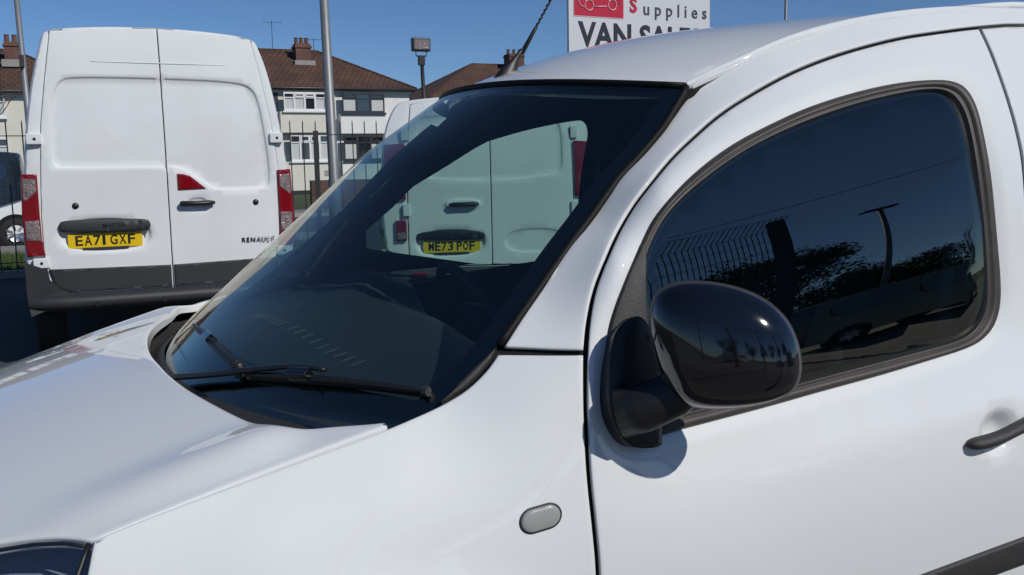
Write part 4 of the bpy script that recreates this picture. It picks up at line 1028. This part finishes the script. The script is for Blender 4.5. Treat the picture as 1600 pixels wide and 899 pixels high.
# --- lower van (built square to its own axes, then turned and set in place)
Lt = [(-0.8611, 0.4622), (-0.9007, 0.7208), (-0.9256, 1.0328), (-0.9285, 1.2934), (-0.9126, 1.554), (-0.8759, 1.7619), (-0.8265, 1.8858), (-0.7675, 1.9727)]
Rt = [(-x, z) for x, z in Lt]
lgt = [(-0.6601, 1.9599), (-0.6825, 1.7593), (-0.6961, 1.4498), (-0.7039, 1.1917), (-0.7078, 0.8819), (-0.702, 0.6756), (-0.6747, 0.6096), (-0.5875, 0.5923)]
rgt = [(-x, z) for x, z in lgt]
rect = A([(-0.6339, 1.5219), (-0.6213, 1.8099), (-0.5682, 1.8706), (0.0046, 1.8699), (0.5487, 1.84), (0.6137, 1.7708), (0.6223, 1.4987), (0.6137, 1.4016), (0.566, 1.3576), (0.3201, 1.324), (-0.0046, 1.308), (-0.3961, 1.3226), (-0.5875, 1.3492), (-0.6262, 1.3984)])
plt_ = A([(-0.6504, 0.9143), (-0.0505, 0.9137), (-0.0505, 0.6782), (-0.6504, 0.6671)])
rec3 = A([(0.1047, 0.9076), (0.6353, 0.9065), (0.6353, 0.7026), (0.1047, 0.6837)])
hct = A([(-0.3961, 1.1699), (-0.0873, 1.1689), (-0.0873, 1.0685), (-0.3961, 1.0681)])
fnt = rear_surface(0, 1.25, .16, 0, .05)
tv, td, _ = big_van('low_van', 'lower white panel van seen through the windscreen, plate ME73 POF', 0, Lt, Rt, [(-0.0046, 2.0301)][0][1], lgt, (.0, .0), rgt, .60,
    [(rect, -.012, .02), (plt_, -.028, .025), (rec3, -.010, .02), (hct, .008, .012)], .025, fnt, 4.9, .5)
tl = lambda o: o
tl.off = Vector((0, 0, 0))
bl_, br_ = Lt[0][0]+.0, Rt[0][0]
rows = [[(x, yy+.10*abs(x/.98)**6, z) for x in np.linspace(bl_, br_, 40)] for (yy, z) in ((.04, .60), (.01, .59), (-.10, .575), (-.13, .55), (-.13, .46), (-.10, .36), (0, .30))]
o = MB().add([p for r_ in rows for p in r_], [(j*40+i, j*40+i+1, (j+1)*40+i+1, (j+1)*40+i) for j in range(6) for i in range(39)]).build('rear_bumper', DARKPL, tv, True); fix_normals(o)
for mir in (0, 1):
    def mx(L_): return [(-x if mir else x, z) for x, z in L_]
    lamp(tv, tl, fnt, mx([(-0.8858, 1.6267), (-0.7137, 1.6357), (-0.7176, 1.1689), (-0.8809, 1.1605)]), [])
    lamp(tv, tl, fnt, mx([(-0.8068, 0.9935), (-0.7186, 0.9922), (-0.7186, 0.8248), (-0.8068, 0.8203)]), [(mx([(-0.797, 0.89), (-0.7283, 0.8917), (-0.7283, 0.8349), (-0.797, 0.833)]), CLEARL, 'clear_lens')], name='lower_lamp')
    for (x, z) in [(-0.7137, 1.708), (-0.7137, 1.078)]:
        xx = -x if mir else x; y = on(fnt, xx, z)
        o = MB().box(xx-.03, xx+.03, y-.022, y+.01, z-.05, z+.05).build('door_hinge', PAINT2, tv, bevel=.006)
    cc_ = mx([(-0.9007, 0.752), (-0.7137, 0.6752), (-0.7039, 0.5723), (-0.8809, 0.5445)])
    o = MB().add([(x, on(fnt, x, z)-.012, z) for x, z in cc_], [(0, 1, 2, 3)]).build('corner_cladding', DARKPL, tv)
(rx0, rz0), (rx1, rz1) = [(-0.6747, 0.558), (-0.5537, 0.5936)]
o = MB().box(rx0, rx1, -.145, -.13, rz0-.03, rz1-.03).build('bumper_reflector', REDL, tv, bevel=.005)
st = resample(rounds([(-0.6397, 0.8373), (-0.6213, 0.8996), (-0.0689, 0.8962), (-0.0551, 0.8384), (-0.0781, 0.8227), (-0.6165, 0.8226)], it=2, sharp=180), .015)
q = panel('plate_lamp_strip', st, lambda uv: fnt(uv)+A((0, -.014, 0)), BLACK, td[0], .03, lip=.05, edge=.012, outdir=(0, -1, 0))
(px0, pz0), (px1, pz1) = [(-0.5855, 0.7023), (-0.0984, 0.8252)]
plate(td[0], tl, px0, px1, (pz0+pz1)/2-.055, (pz0+pz1)/2+.055, .022, 'ME73 POF')
hh_ = [(-0.3582, 1.1165), (-0.3204, 1.1171), (-0.2266, 1.1185), (-0.1428, 1.1198), (-0.1104, 1.1203)]
q = MB(); q.tube([(x, -.03-.008*math.sin(math.pi*i/4), z) for i, (x, z) in enumerate(hh_)], [.012, .022, .020, .022, .012], 10, sq=(1, 1.1), up=(0, -1, 0)); q = q.build('door_handle', BLACK, td[0], True)
for (x, y_) in ((bl_+.10, .7), (br_-.10, .7), (bl_+.10, 3.9), (br_-.10, 3.9)):
    w = MB(); w.lathe([(.16, -.10), (.30, -.11), (.33, -.08), (.33, .08), (.30, .11), (.16, .10)], (x, y_, .33), (1, 0, 0), 28); w = w.build('wheel', TYRE, tv, True)
o = MB().box(bl_+.05, br_-.05, .3, 4.7, .34, .60).build('underbody', MATTEBLACK, tv)
tv.location = (4.045, 5.3, 0); tv.rotation_euler = (0, 0, R(-20.0))
# ---- cars and vans further off
def car(name, label, cat, x, y, rz, prof, glass, W, mat, wheels, wr, group=None):
    """prof = side outline (x,z) front to back over the top; glass = list of side window outlines"""
    root = empty(name, (x, y, 0), rz); tag(root, label, cat, group)
    P = rounds(prof, it=2, sharp=75); n = len(P); zt = max(p[1] for p in prof)
    def hw(z): return W/2*(1-.0*z)-max(0, z-.85*min(1, zt/1.45)*1.0)*.22 if zt < 1.7 else W/2-max(0, z-1.1)*.10
    cols = []
    ks = [-1, -.93, -.75, -.4, 0, .4, .75, .93, 1]
    for k_ in ks:
        ins = (abs(k_)**6)*.04
        c = P.mean(0); Q = c+(P-c)*(1-ins*.6)
        cols.append([(px, k_*hw(pz), pz) for px, pz in Q])
    V = [p for c_ in cols for p in c_]
    F = [(j*n+i, j*n+(i+1) % n, (j+1)*n+(i+1) % n, (j+1)*n+i) for j in range(len(ks)-1) for i in range(n)]
    F.append(tuple(range(n))); F.append(tuple(range((len(ks)-1)*n, len(ks)*n))[::-1])
    o = mesh_obj('body', V, F, mat, root, True); fix_normals(o)
    m_ = o.modifiers.new('e', 'EDGE_SPLIT'); m_.split_angle = R(35)
    for g in glass:
        for s in (-1, 1):
            G_ = rounds(g, it=2, sharp=180); vv = [(px, s*(hw(pz)+.006-.04*.0), pz) for px, pz in G_]
            q = mesh_obj('side_window', vv, [tuple(range(len(vv)))], CARGL, root)
    # windscreen and rear screen
    for (a_, b_) in ((glass[0][0], glass[0][1]), (glass[-1][2], glass[-1][3])):
        pass
    for wx in wheels:
        for s in (-1, 1):
            w = MB(); w.lathe([(.6*wr, -.08), (.93*wr, -.10), (wr, -.07), (wr, .07), (.93*wr, .10), (.62*wr, .10)], (wx, s*(W/2-.09), wr), (0, s, 0), 32); w = w.build('wheel', TYRE, root, True)
            r_ = MB(); r_.lathe([(.0, .07), (.15*wr, .085), (.62*wr, .075), (.66*wr, .10), (.66*wr, .02)], (wx, s*(W/2-.09), wr), (0, s, 0), 32); r_ = r_.build('rim', RIM, w, True)
            sp = MB()
            for k_ in range(7):
                t = k_*2*math.pi/7
                for dt in (-.20, .20):
                    sp.tube([(wx+.2*wr*math.cos(t+dt), s*(W/2+.0), wr+.2*wr*math.sin(t+dt)), (wx+.60*wr*math.cos(t+dt*.35), s*(W/2+.008), wr+.60*wr*math.sin(t+dt*.35))], .012, 4)
            sp.build('spokes', RIM, r_)
            ar = MB(); ar.lathe([(.5*wr, 0), (1.16*wr, 0)], (wx, s*(W/2-.0+.004), wr+.01), (0, 1, 0), 32); ar.build('wheel_arch', MATTEBLACK, root)
    return root
HATCH = [(-2.0, .30), (-2.02, .55), (-1.9, .68), (-1.2, .90), (-.95, .97), (-.1, 1.40), (.3, 1.46), (1.2, 1.42), (1.75, 1.05), (1.95, .95), (1.98, .45), (1.9, .28)]
HG = [[(-.75, .97), (-.15, 1.32), (.35, 1.37), (.35, .98)], [(.42, .98), (.42, 1.37), (1.1, 1.33), (1.45, 1.03)]]
car('parked_hatchback', 'white hatchback with alloy wheels parked across the road behind the railings', 'car', 1.28, 18.9, 0, HATCH, HG, 1.78, PAINT2, (-1.27, 1.25), .31)
VANP = [(-2.4, .30), (-2.45, .65), (-2.35, .95), (-1.7, 1.15), (-1.05, 1.85), (-.8, 1.95), (2.3, 1.95), (2.45, 1.8), (2.48, .45), (2.4, .28)]
VG = [[(-1.55, 1.17), (-1.0, 1.75), (-.45, 1.78), (-.45, 1.18)], [(-.35, 1.18), (-.35, 1.78), (.6, 1.78), (.6, 1.18)], [(.7, 1.18), (.7, 1.78), (2.1, 1.78), (2.1, 1.18)]]
car('dark_van', 'dark van parked left of the tall van beyond the railings', 'van', -2.35, 23.5, 0, VANP, VG, 1.9, DARKCAR, (-1.6, 1.6), .33)
# vehicles behind the viewpoint, mirrored in the door glass
car('grey_van', 'grey panel van parked across the yard, mirrored in the side window', 'van', 12.5, -10.6, R(180), VANP, VG, 1.9, M_('grey_car_paint', (.07, .075, .085), .3, coat=1), (-1.6, 1.6), .33)
car('dark_hatchback', 'dark hatchback parked beside the grey van across the yard', 'car', 17.5, -11.8, R(180), HATCH, HG, 1.78, DARKCAR, (-1.27, 1.25), .31)
car('silver_hatchback', 'silver hatchback parked across the yard facing the small van', 'car', 7.0, -13.5, R(172), HATCH, HG, 1.78, CHROMED, (-1.27, 1.25), .31)
car('white_van', 'white van parked far across the yard behind the viewpoint', 'van', -4.5, -14.5, R(90), VANP, VG, 1.9, PAINT2, (-1.6, 1.6), .33)
# ---- railings behind the vans
def railings(x0, x1, y, top, rail, sp_, label):
    root = empty('steel_railings', (x0, y, 0)); tag(root, label, 'fence')
    bars = []
    k_ = 0; x = x0
    while x < x1:
        if k_ % 14 == 7: 
            p = MB(); p.tube([(x-x0, 0, 0), (x-x0, 0, rail+.06)], .045, 4); p.build('fence_post', FENCEM, root)
        bars.append(x-x0); x += sp_; k_ += 1
    b = MB()
    first = None
    for i, bx_ in enumerate(bars):
        if first is None:
            b = MB(); b.tube([(0, 0, .12), (0, 0, top-.04), (0, 0, top)], [.0085, .0085, .001], 6); first = b.build('bar', FENCEM, root); first.location = (bx_, 0, 0)
        else:
            c = first.copy(); C.objects.link(c); c.parent = root; c.location = (bx_, 0, 0)
    for z in (rail, .25):
        r_ = MB(); r_.box(0, x1-x0, -.02, .02, z-.006, z+.006).build('rail', FENCEM, root)
railings(-1.9, 0.9, 12.3, 2.14, 1.93, .19, 'black steel railings left of the tall van')
railings(2.98, 13.0, 12.3, 2.15, 1.93, .19, 'black steel railings between the tall van and the lower van')
# ---- poles
def pole(name, label, x, y, h, r0, r1, mat=POLE, lean=0):
    root = empty(name, (x, y, 0)); tag(root, label, 'lamp post'); m = MB(); m.tube([(0, 0, 0), (0, 0, 1.2), (0, 0, 1.25), (lean, 0, h)], [r0*1.25, r0*1.25, r0, r1], 20)
    o = m.build('post', mat, root, True)
    return root
p1 = pole('lamp_post', 'thick grey lamp post standing right of the tall van', 5.07, 14.2, 7.8, .088, .06, lean=-.10)
m = MB(); m.tube([(-.10, 0, 7.8), (-.1, .2, 8.1), (-.1, 1.0, 8.25)], .03, 8); m.build('bracket', POLE, p1, True); MB().box(-.22, .02, .9, 1.5, 8.18, 8.30).build('lamp_head', POLE, p1, bevel=.03)
p2 = pole('lamp_post', 'slim pale lamp post left of the tall van', .27, 25.3, 8.0, .085, .055, lean=-.12)
m = MB(); m.tube([(-.12, 0, 8.0), (-.12, -.2, 8.3), (-.12, -1.0, 8.45)], .03, 8); m.build('bracket', POLE, p2, True); MB().box(-.24, 0, -1.5, -.9, 8.38, 8.50).build('lamp_head', POLE, p2, bevel=.03)
MB().box(-.13, -.02, -.16, .02, 4.05, 4.35).build('junction_box', DARKPL, p2, bevel=.01)
fl = empty('floodlight', (8.93, 20, 0)); tag(fl, 'square floodlight on a thin dark pole above the roofs', 'floodlight')
m = MB(); m.tube([(.05, 0, 0), (-.06, 0, 4.02)], [.06, .045], 12); m.build('post', FENCEM, fl, True)
m = MB(); m.box(-.20, .06, -.02, .02, 4.02, 4.05); m.box(-.14, -.0, -.07, .05, 3.82, 4.02); m.tube([(-.20, 0, 4.03), (-.20, 0, 4.28)], .012, 6); m.tube([(.06, 0, 4.03), (.06, 0, 4.28)], .012, 6); m.build('bracket', FENCEM, fl)
hd_ = MB().box(-.30, .16, -.07, .09, 4.14, 4.46).build('lamp_head', DFRAME, fl, bevel=.03)
MB().box(-.26, .12, -.085, -.068, 4.19, 4.41).build('lamp_glass', CLEARL, hd_)
tp = pole('thin_pole', 'thin pale pole rising above the van roof near the top edge', 19.97, 20, 9.0, .05, .04, lean=0)
ml = pole('street_lamp', 'street lamp across the yard, mirrored in the side window', 26.9, -25, 11.5, .11, .08, lean=-.3)
MB().box(-1.0, .35, -.15, .15, 11.42, 11.62).build('lamp_head', DFRAME, ml, bevel=.04)
# ---- sign board
SIGNW = M_('sign_white', (.62, .63, .66), .45); SIGNR = M_('sign_red', (.50, .012, .04), .4); SIGNP = M_('sign_pink', (.72, .40, .45), .4); SIGNK = M_('sign_black', (.025, .028, .035), .4); SIGND = M_('sign_grey', (.07, .075, .085), .4)
sg = empty('sales_board', (10.0, 12.2, 0)); sg.rotation_euler = (0, 0, R(3)); tag(sg, 'white VAN SALES board with a red van logo rising behind the roof', 'sign')
X0, X1, Z0, Z1 = -1.46, 1.50, 2.55, 5.0
bd = MB().box(X0, X1, -.03, .03, Z0, Z1).build('board', SIGNW, sg, bevel=.006)
for x in (-1.2, 1.2): MB().tube([(x, .08, 0), (x, .08, 4.9)], .05, 10).build('post', POLE, sg, True)
lg = MB().box(-1.37, -.365, -.036, -.030, 3.84, 4.80).build('logo_panel', SIGNP, bd)
MB().box(-1.355, -.38, -.042, -.036, 3.86, 4.785).build('logo_field', SIGNR, lg)
m = MB()
def ring2(cx, cz, r, t=.022, n=28):
    m.tube([(cx+r*math.cos(a_), -.046, cz+r*math.sin(a_)) for a_ in np.linspace(0, 2*math.pi, n)], t*.5, 6, caps=False)
ring2(-1.07, 4.03, .085); ring2(-.605, 4.06, .085)
m.tube([(-.955, -.046, 4.01), (-.72, -.046, 4.03)], .012, 6)
m.tube([(-1.17, -.046, 3.99), (-1.24, -.046, 4.02), (-1.29, -.046, 4.10), (-1.30, -.046, 4.30), (-1.22, -.046, 4.55), (-1.0, -.046, 4.66), (-.55, -.046, 4.68), (-.46, -.046, 4.62), (-.45, -.046, 4.15), (-.49, -.046, 4.08)], .012, 6)
m.build('van_emblem', SIGNP, lg, True)
text_mesh('VAN SALES', 'sign_lettering', .55, SIGNK, bd, (.02, -.036, 3.54), (R(90), 0, 0), .004, .014, xs=.95)
text_mesh('S', 'sign_lettering', .33, SIGNR, bd, (-.17, -.036, 4.07), (R(90), 0, 0), .004, .010)
text_mesh('upplies', 'sign_lettering', .30, SIGND, bd, (.03, -.036, 4.03), (R(90), 0, 0), .004, .003, align='LEFT', spacing=1.62)
text_mesh('V', 'sign_lettering', .33, SIGNR, bd, (-.17, -.036, 4.43), (R(90), 0, 0), .004, .010)
text_mesh('ehicle', 'sign_lettering', .30, SIGND, bd, (.03, -.036, 4.42), (R(90), 0, 0), .004, .003, align='LEFT', spacing=1.62)
# ---- houses
def win(root, x0, x1, z0, z1, y, fm, lights, hopper=(), bay=.5, curtain=False):
    """a bay or flush window: frame bars, glass behind"""
    w = MB(); t = .10
    w.box(x0, x1, y-bay, y-bay+.08, z1-t, z1); w.box(x0, x1, y-bay, y-bay+.08, z0, z0+t)
    n = lights
    for i in range(n+1):
        x = x0+(x1-x0)*i/n; w.box(max(x0, x-t/2), min(x1, x+t/2), y-bay-.002, y-bay+.078, z0, z1)
    zt = z0+(z1-z0)*.70
    w.box(x0, x1, y-bay-.004, y-bay+.076, zt-.03, zt+.03)
    fr_ = w.build('window', fm, root)
    MB().box(x0+.02, x1-.02, y-bay+.05, y-bay+.055, z0+.02, z1-.02).build('pane', WGLASS, fr_)
    for i in range(n):
        if (i*7+int(x0*3)) % 3 != 1: MB().box(x0+(x1-x0)*i/n+.05, x0+(x1-x0)*(i+1)/n-.05, y-bay+.045, y-bay+.049, z0+.07, zt-.05).build('blind', CURT, fr_)
    hpm = MB()
    for i in hopper:
        xa = x0+(x1-x0)*i/n; xb = x0+(x1-x0)*(i+1)/n
        hpm.box(xa+.03, xb-.03, y-bay-.03, y-bay, zt+.03, zt+.10); hpm.box(xa+.03, xb-.03, y-bay-.03, y-bay, z1-.13, z1-.06); hpm.box(xa+.03, xa+.09, y-bay-.032, y-bay, zt+.03, z1-.06); hpm.box(xb-.09, xb-.03, y-bay-.032, y-bay, zt+.03, z1-.06)
    if hopper: hpm.build('opening_light', fm, fr_)
    MB().box(x0-.08, x1+.08, y-bay-.07, y-bay+.02, z0-.09, z0).build('sill', WFRAME if fm is WFRAME else DFRAME, fr_)
    return fr_
def hip_roof(root, x0, x1, y0, y1, ze, zr, hipL, hipR, mat=TILES, ov=.35):
    ym = (y0+y1)/2; a = [(x0-ov, y0-ov, ze), (x1+ov, y0-ov, ze), (x1+ov, y1+ov, ze), (x0-ov, y1+ov, ze), (x0-ov+hipL, ym, zr), (x1+ov-hipR, ym, zr)]
    V = a+[(p[0], p[1], p[2]-.12) for p in a[:4]]
    F = [(0, 1, 5, 4), (1, 2, 5), (2, 3, 4, 5), (3, 0, 4), (0, 6, 7, 1), (1, 7, 8, 2), (2, 8, 9, 3), (3, 9, 6, 0), (6, 9, 8, 7)]
    rf = mesh_obj('roof', V, F, mat, root)
    rt = MB(); rt.tube([a[4], a[5]], .09, 6)
    for c_, e_ in ((0, 4), (3, 4), (1, 5), (2, 5)): rt.tube([a[c_], a[e_]], .075, 6)
    rt.build('ridge_tiles', mat, rf)
    g = MB(); g.tube([(x0-ov, y0-ov-.05, ze-.06), (x1+ov, y0-ov-.05, ze-.06)], .06, 8); g.build('gutter', DFRAME, rf, True)
    return rf
def chimney(rf, x, y, z0, z1, w=.7, d=.9, pots=3):
    c = MB(); z1 -= .25; c.box(x-w/2, x+w/2, y-d/2, y+d/2, z0, z1); c.box(x-w/2-.06, x+w/2+.06, y-d/2-.06, y+d/2+.06, z1-.22, z1-.12); ch = c.build('chimney', BRICK, rf)
    p = MB()
    for i in range(pots):
        p.lathe([(.13, 0), (.11, .3), (.13, .36), (.10, .36)], (x-w/2+.14+(w-.28)*i/max(1, pots-1), y, z1), (0, 0, 1), 12)
    p.build('chimney_pots', BRICK, ch)
    l = MB(); l.box(x-w/2-.15, x+w/2+.15, y-d/2-.35, y-d/2-.0, z0-.0, z0+.35); l.build('lead_flashing', KERB, ch)
    return ch
def aerial(ch, x, y, z, h=1.3):
    m = MB(); m.tube([(x, y, z), (x, y, z+h)], .018, 5); m.tube([(x-.5, y, z+h-.1), (x+.6, y, z+h-.05)], .012, 4)
    for i in range(7): m.tube([(x-.45+i*.16, y-.2, z+h-.1), (x-.45+i*.16, y+.2, z+h-.1)], .008, 4)
    m.build('tv_aerial', DFRAME, ch)
# semi-detached pair right of the tall van; front face at y=50
HY = 50
hb = empty('semi_detached_house', (0, 0, 0)); hb.location = (14.5, HY, 0); tag(hb, 'pair of rendered houses under a brown tiled hip roof, right of the tall van', 'house')
hl = Loc(hb.location)
def H_(o):
    hl(o)
    for ch in o.children: H_(ch)
    return o
H_(MB().box(6.3, 14.78, HY, HY+8, 0, 5.55).build('cream_wall', CREAM, hb))
H_(MB().box(14.78, 19.10, HY, HY+8, 0, 5.55).build('white_wall', WHITER, hb))
H_(MB().box(11.75, 14.45, HY-.45, HY, .2, 1.74).build('bay_base', CREAM, hb)); H_(MB().box(11.75, 14.45, HY-.44, HY, 3.28, 4.38).build('bay_apron', CREAM, hb))
H_(MB().box(15.0, 17.6, HY-.45, HY, .2, 1.74).build('bay_base', WHITER, hb)); H_(MB().box(15.0, 17.6, HY-.44, HY, 3.22, 4.26).build('bay_apron', WHITER, hb))
H_(win(hb, 11.95, 14.18, 4.42, 5.40, HY, WFRAME, 4, (1, 2))); H_(win(hb, 12.2, 14.3, 1.76, 3.18, HY, WFRAME, 4, (1, 2)))
H_(win(hb, 15.12, 17.48, 4.34, 5.42, HY, DFRAME, 3, (0, 2))); H_(win(hb, 15.12, 17.36, 1.76, 3.12, HY, DFRAME, 3, (0, 2)))
H_(MB().box(11.3, 11.75, HY-.02, HY+.0, 4.4, 5.4).build('window', DFRAME, hb))
H_(MB().tube([(14.78, HY-.06, .1), (14.78, HY-.06, 5.5)], .045, 8).build('downpipe', CREAM, hb))
H_(MB().box(13.98, 14.5, HY-.47, HY-.45, .95, 1.25).build('air_vent', KERB, hb))
rfb = hip_roof(hb, 6.0, 19.1, HY, HY+8, 5.68, 8.05, 1.0, 4.45); 
cb = chimney(rfb, 13.85, HY+3.0, 7.0, 8.55, .85, .8); aerial(cb, 14.6, HY+3.2, 7.7, 1.0); aerial(cb, 12.9, HY+6.2, 8.0, 2.0)
H_(rfb)
# left house
ha = empty('semi_detached_house', (-3.5, HY, 0)); tag(ha, 'cream house under a tiled roof, left of the tall van', 'house'); hl = Loc(ha.location)
H_(MB().box(-9, 3.0, HY, HY+8, 0, 5.25).build('cream_wall', CREAM, ha)); H_(win(ha, -3.2, -1.15, 4.05, 5.08, HY, WFRAME, 4, (1, 2), bay=.1)); H_(win(ha, -3.2, -1.15, 1.7, 3.1, HY, WFRAME, 4, (1, 2), bay=.1))
rfa = hip_roof(ha, -9, 3.0, HY, HY+8, 5.32, 7.6, 4, 4); ca_ = chimney(rfa, -.75, HY+2.6, 6.6, 8.1, .62, .7, 2); H_(rfa)
# right house, further back
hc = empty('hipped_house', (30, 60, 0)); tag(hc, 'brown tiled hip roof with a brick chimney behind the roof aerial', 'house'); hl = Loc(hc.location)
H_(MB().box(24.3, 38, 60, 69, 0, 5.9).build('wall', CREAM, hc)); H_(win(hc, 25.5, 28, 4.3, 5.5, 60, WFRAME, 3)); H_(win(hc, 31.5, 34, 4.3, 5.5, 60, WFRAME, 3))
rfc = hip_roof(hc, 24.3, 38, 60, 69, 5.95, 8.75, 5.2, 1.5); cc_ = chimney(rfc, 32.2, 63.6, 7.8, 9.7, 1.2, 1.0); H_(rfc)
# garden walls in front of the houses
gw = MB().box(8.5, 24, 30.0, 30.25, 0, 1.0).build('garden_wall', BRICK); tag(gw, 'low brick garden wall in front of the houses', 'wall')
# ---- vegetation
def leafy(name, label, x, y, h, r, n, mat, seed, trunk=True, group=None, zs=.9, blob=9, ls=.09):
    rr_ = random.Random(seed); root = empty(name, (x, y, 0)); tag(root, label, 'tree' if trunk else 'bush', group)
    cl_ = []
    for i in range(blob):
        a_ = rr_.uniform(0, 6.28); d = r*math.sqrt(rr_.random())*.75; zc_ = h-r*zs*.9+rr_.uniform(-.8, .75)*r*zs
        cl_.append((d*math.cos(a_), d*math.sin(a_), zc_, r*rr_.uniform(.28, .5)))
    v = []; f = []
    for i in range(n):
        cx_, cy_, cz_, cr_ = cl_[i % blob]
        u = Vector((rr_.gauss(0, 1), rr_.gauss(0, 1), rr_.gauss(0, 1))).normalized()*cr_*(rr_.random()**.4)*rr_.uniform(.8, 1.15)
        p = Vector((cx_, cy_, max(.05, cz_)))+u
        if p.z < .03: p.z = .05
        a_ = Vector((rr_.gauss(0, 1), rr_.gauss(0, 1), rr_.gauss(0, 1))).normalized(); b_ = a_.cross(Vector((rr_.gauss(0, 1), rr_.gauss(0, 1), rr_.gauss(0, 1)))).normalized()
        s = ls*rr_.uniform(.6, 1.4); q = len(v); v += [p-a_*s, p+b_*s*.5, p+a_*s, p-b_*s*.5]; f.append((q, q+1, q+2, q+3))
    mesh_obj('crown' if trunk else 'foliage', v, f, mat, root)
    if trunk:
        m = MB(); m.tube([(0, 0, 0), (.05, .02, h*.3), (0, 0, h*.6)], [r*.09, r*.06, r*.03], 8)
        for c_ in cl_[:6]: m.tube([(0.03, 0.01, h*.35), (c_[0]*.5, c_[1]*.5, (c_[2]+h*.35)/2), c_[:3]], [r*.04, r*.025, r*.01], 5)
        m.build('trunk', BARK, root, True)
    return root
leafy('hedge_bush', 'green bush between the parked hatchback and the dark van at far left', -.6, 27.5, 1.25, 1.5, 2500, LEAF, 1, False, zs=.6)
TREES = [(30.5, -40, 13.0, 4.6, 'round-headed tree behind the mesh fence post'), (36.3, -41, 13.4, 3.6, 'tallest tree beside the mesh fence post'), (41.5, -42, 8.2, 3.0, 'low tree just past the street lamp'), (47.5, -44, 7.6, 3.6, 'mid height tree right of the street lamp'), (55, -47, 9, 4.6, 'broad tree above the dark hatchback'), (22, -46, 11.5, 4.2, 'tree seen through the wire mesh'), (12, -50, 12.2, 4.6, 'tree behind the silver hatchback'), (1, -52, 11, 4.6, 'tree straight behind the viewpoint'), (-11, -52, 12, 5, 'tree behind the white van across the yard'), (-25, -50, 12.4, 5.4, 'last tree at the left end of the far row'), (68, -50, 13, 5.6, 'last tree at the right end of the far row')]
for i, (x, y, h, r, lb) in enumerate(TREES):
    leafy('yard_tree', lb, x, y, h, r, 9000, LEAFD, 20+i, True, 'trees beyond the yard', ls=.15, blob=22)
# bare young tree at far left
bt = empty('bare_tree', (-1.0, 21.0, 0)); tag(bt, 'bare young tree with thin branches at the far left edge', 'tree'); rr_ = random.Random(5); m = MB()
def grow(p, d, L_, r_, k_):
    q = p+d*L_; m.tube([p, p+d*L_*.5+Vector((rr_.uniform(-.03, .03), rr_.uniform(-.03, .03), 0)), q], [r_, r_*.85, r_*.65], 5)
    if k_ > 0:
        for _ in range(3 if k_ > 1 else 2):
            nd = (d+Vector((rr_.uniform(-.7, .9), rr_.uniform(-.6, .6), rr_.uniform(-.1, .5)))).normalized(); grow(q, nd, L_*rr_.uniform(.6, .8), r_*.62, k_-1)
grow(Vector((0, 0, 0)), Vector((.02, 0, 1)), 1.5, .05, 0)
mt_ = m.build('trunk', BARK, bt, True); m = MB(); 
for _ in range(3): grow(Vector((.02, 0, 1.45)), Vector((rr_.uniform(-.3, .5), rr_.uniform(-.3, .3), 1)).normalized(), .8, .028, 3)
m.build('branches', BARK, bt, True)
# ---- tall welded mesh fence on the near side of the yard (mirrored in the door glass)
mf = empty('mesh_fence', (-1.0, -6.0, 0)); tag(mf, 'tall green welded mesh fence with bent tops across the yard', 'fence')
FM = M_('mesh_green', (.010, .02, .016), .5)
m = MB(); x = 0
while x < 7.4:
    m.tube([(x, 0, .05), (x, 0, 3.62), (x, .16, 3.84)], .0045, 4, caps=False); x += .055
m.build('wire_panel', FM, mf)
m = MB()
for z in (.1, .6, 1.1, 1.6, 2.1, 2.6, 2.64, 2.85, 3.1, 3.14, 3.38, 3.62, 3.84): m.tube([(0, .012 if z < 3.7 else .16, z), (7.4, .012 if z < 3.7 else .16, z)], .005, 4)
m.build('cross_wires', FM, mf)
for x in (0, 2.47, 4.93, 7.43): MB().tube([(x, -.08, 0), (x, -.08, 3.88)], .075, 4).build('fence_post', FM, mf)
# overhead cable across the yard
m = MB(); pts = [(-8, -10, 6.4), (0, -10, 5.7), (5, -10, 5.8), (9.3, -10, 6.15), (12.8, -10, 6.64), (20, -10, 8.3), (30, -10, 11)]; m.tube([tuple(p) for p in smooth_path(vec(pts))], .012, 5)
for e_ in (pts[0], pts[-1]): m.tube([(e_[0], e_[1], 0), e_], .12, 8)
o = m.build('overhead_cable', FENCEM); tag(o, 'overhead cable on wooden poles across the yard', 'cable')
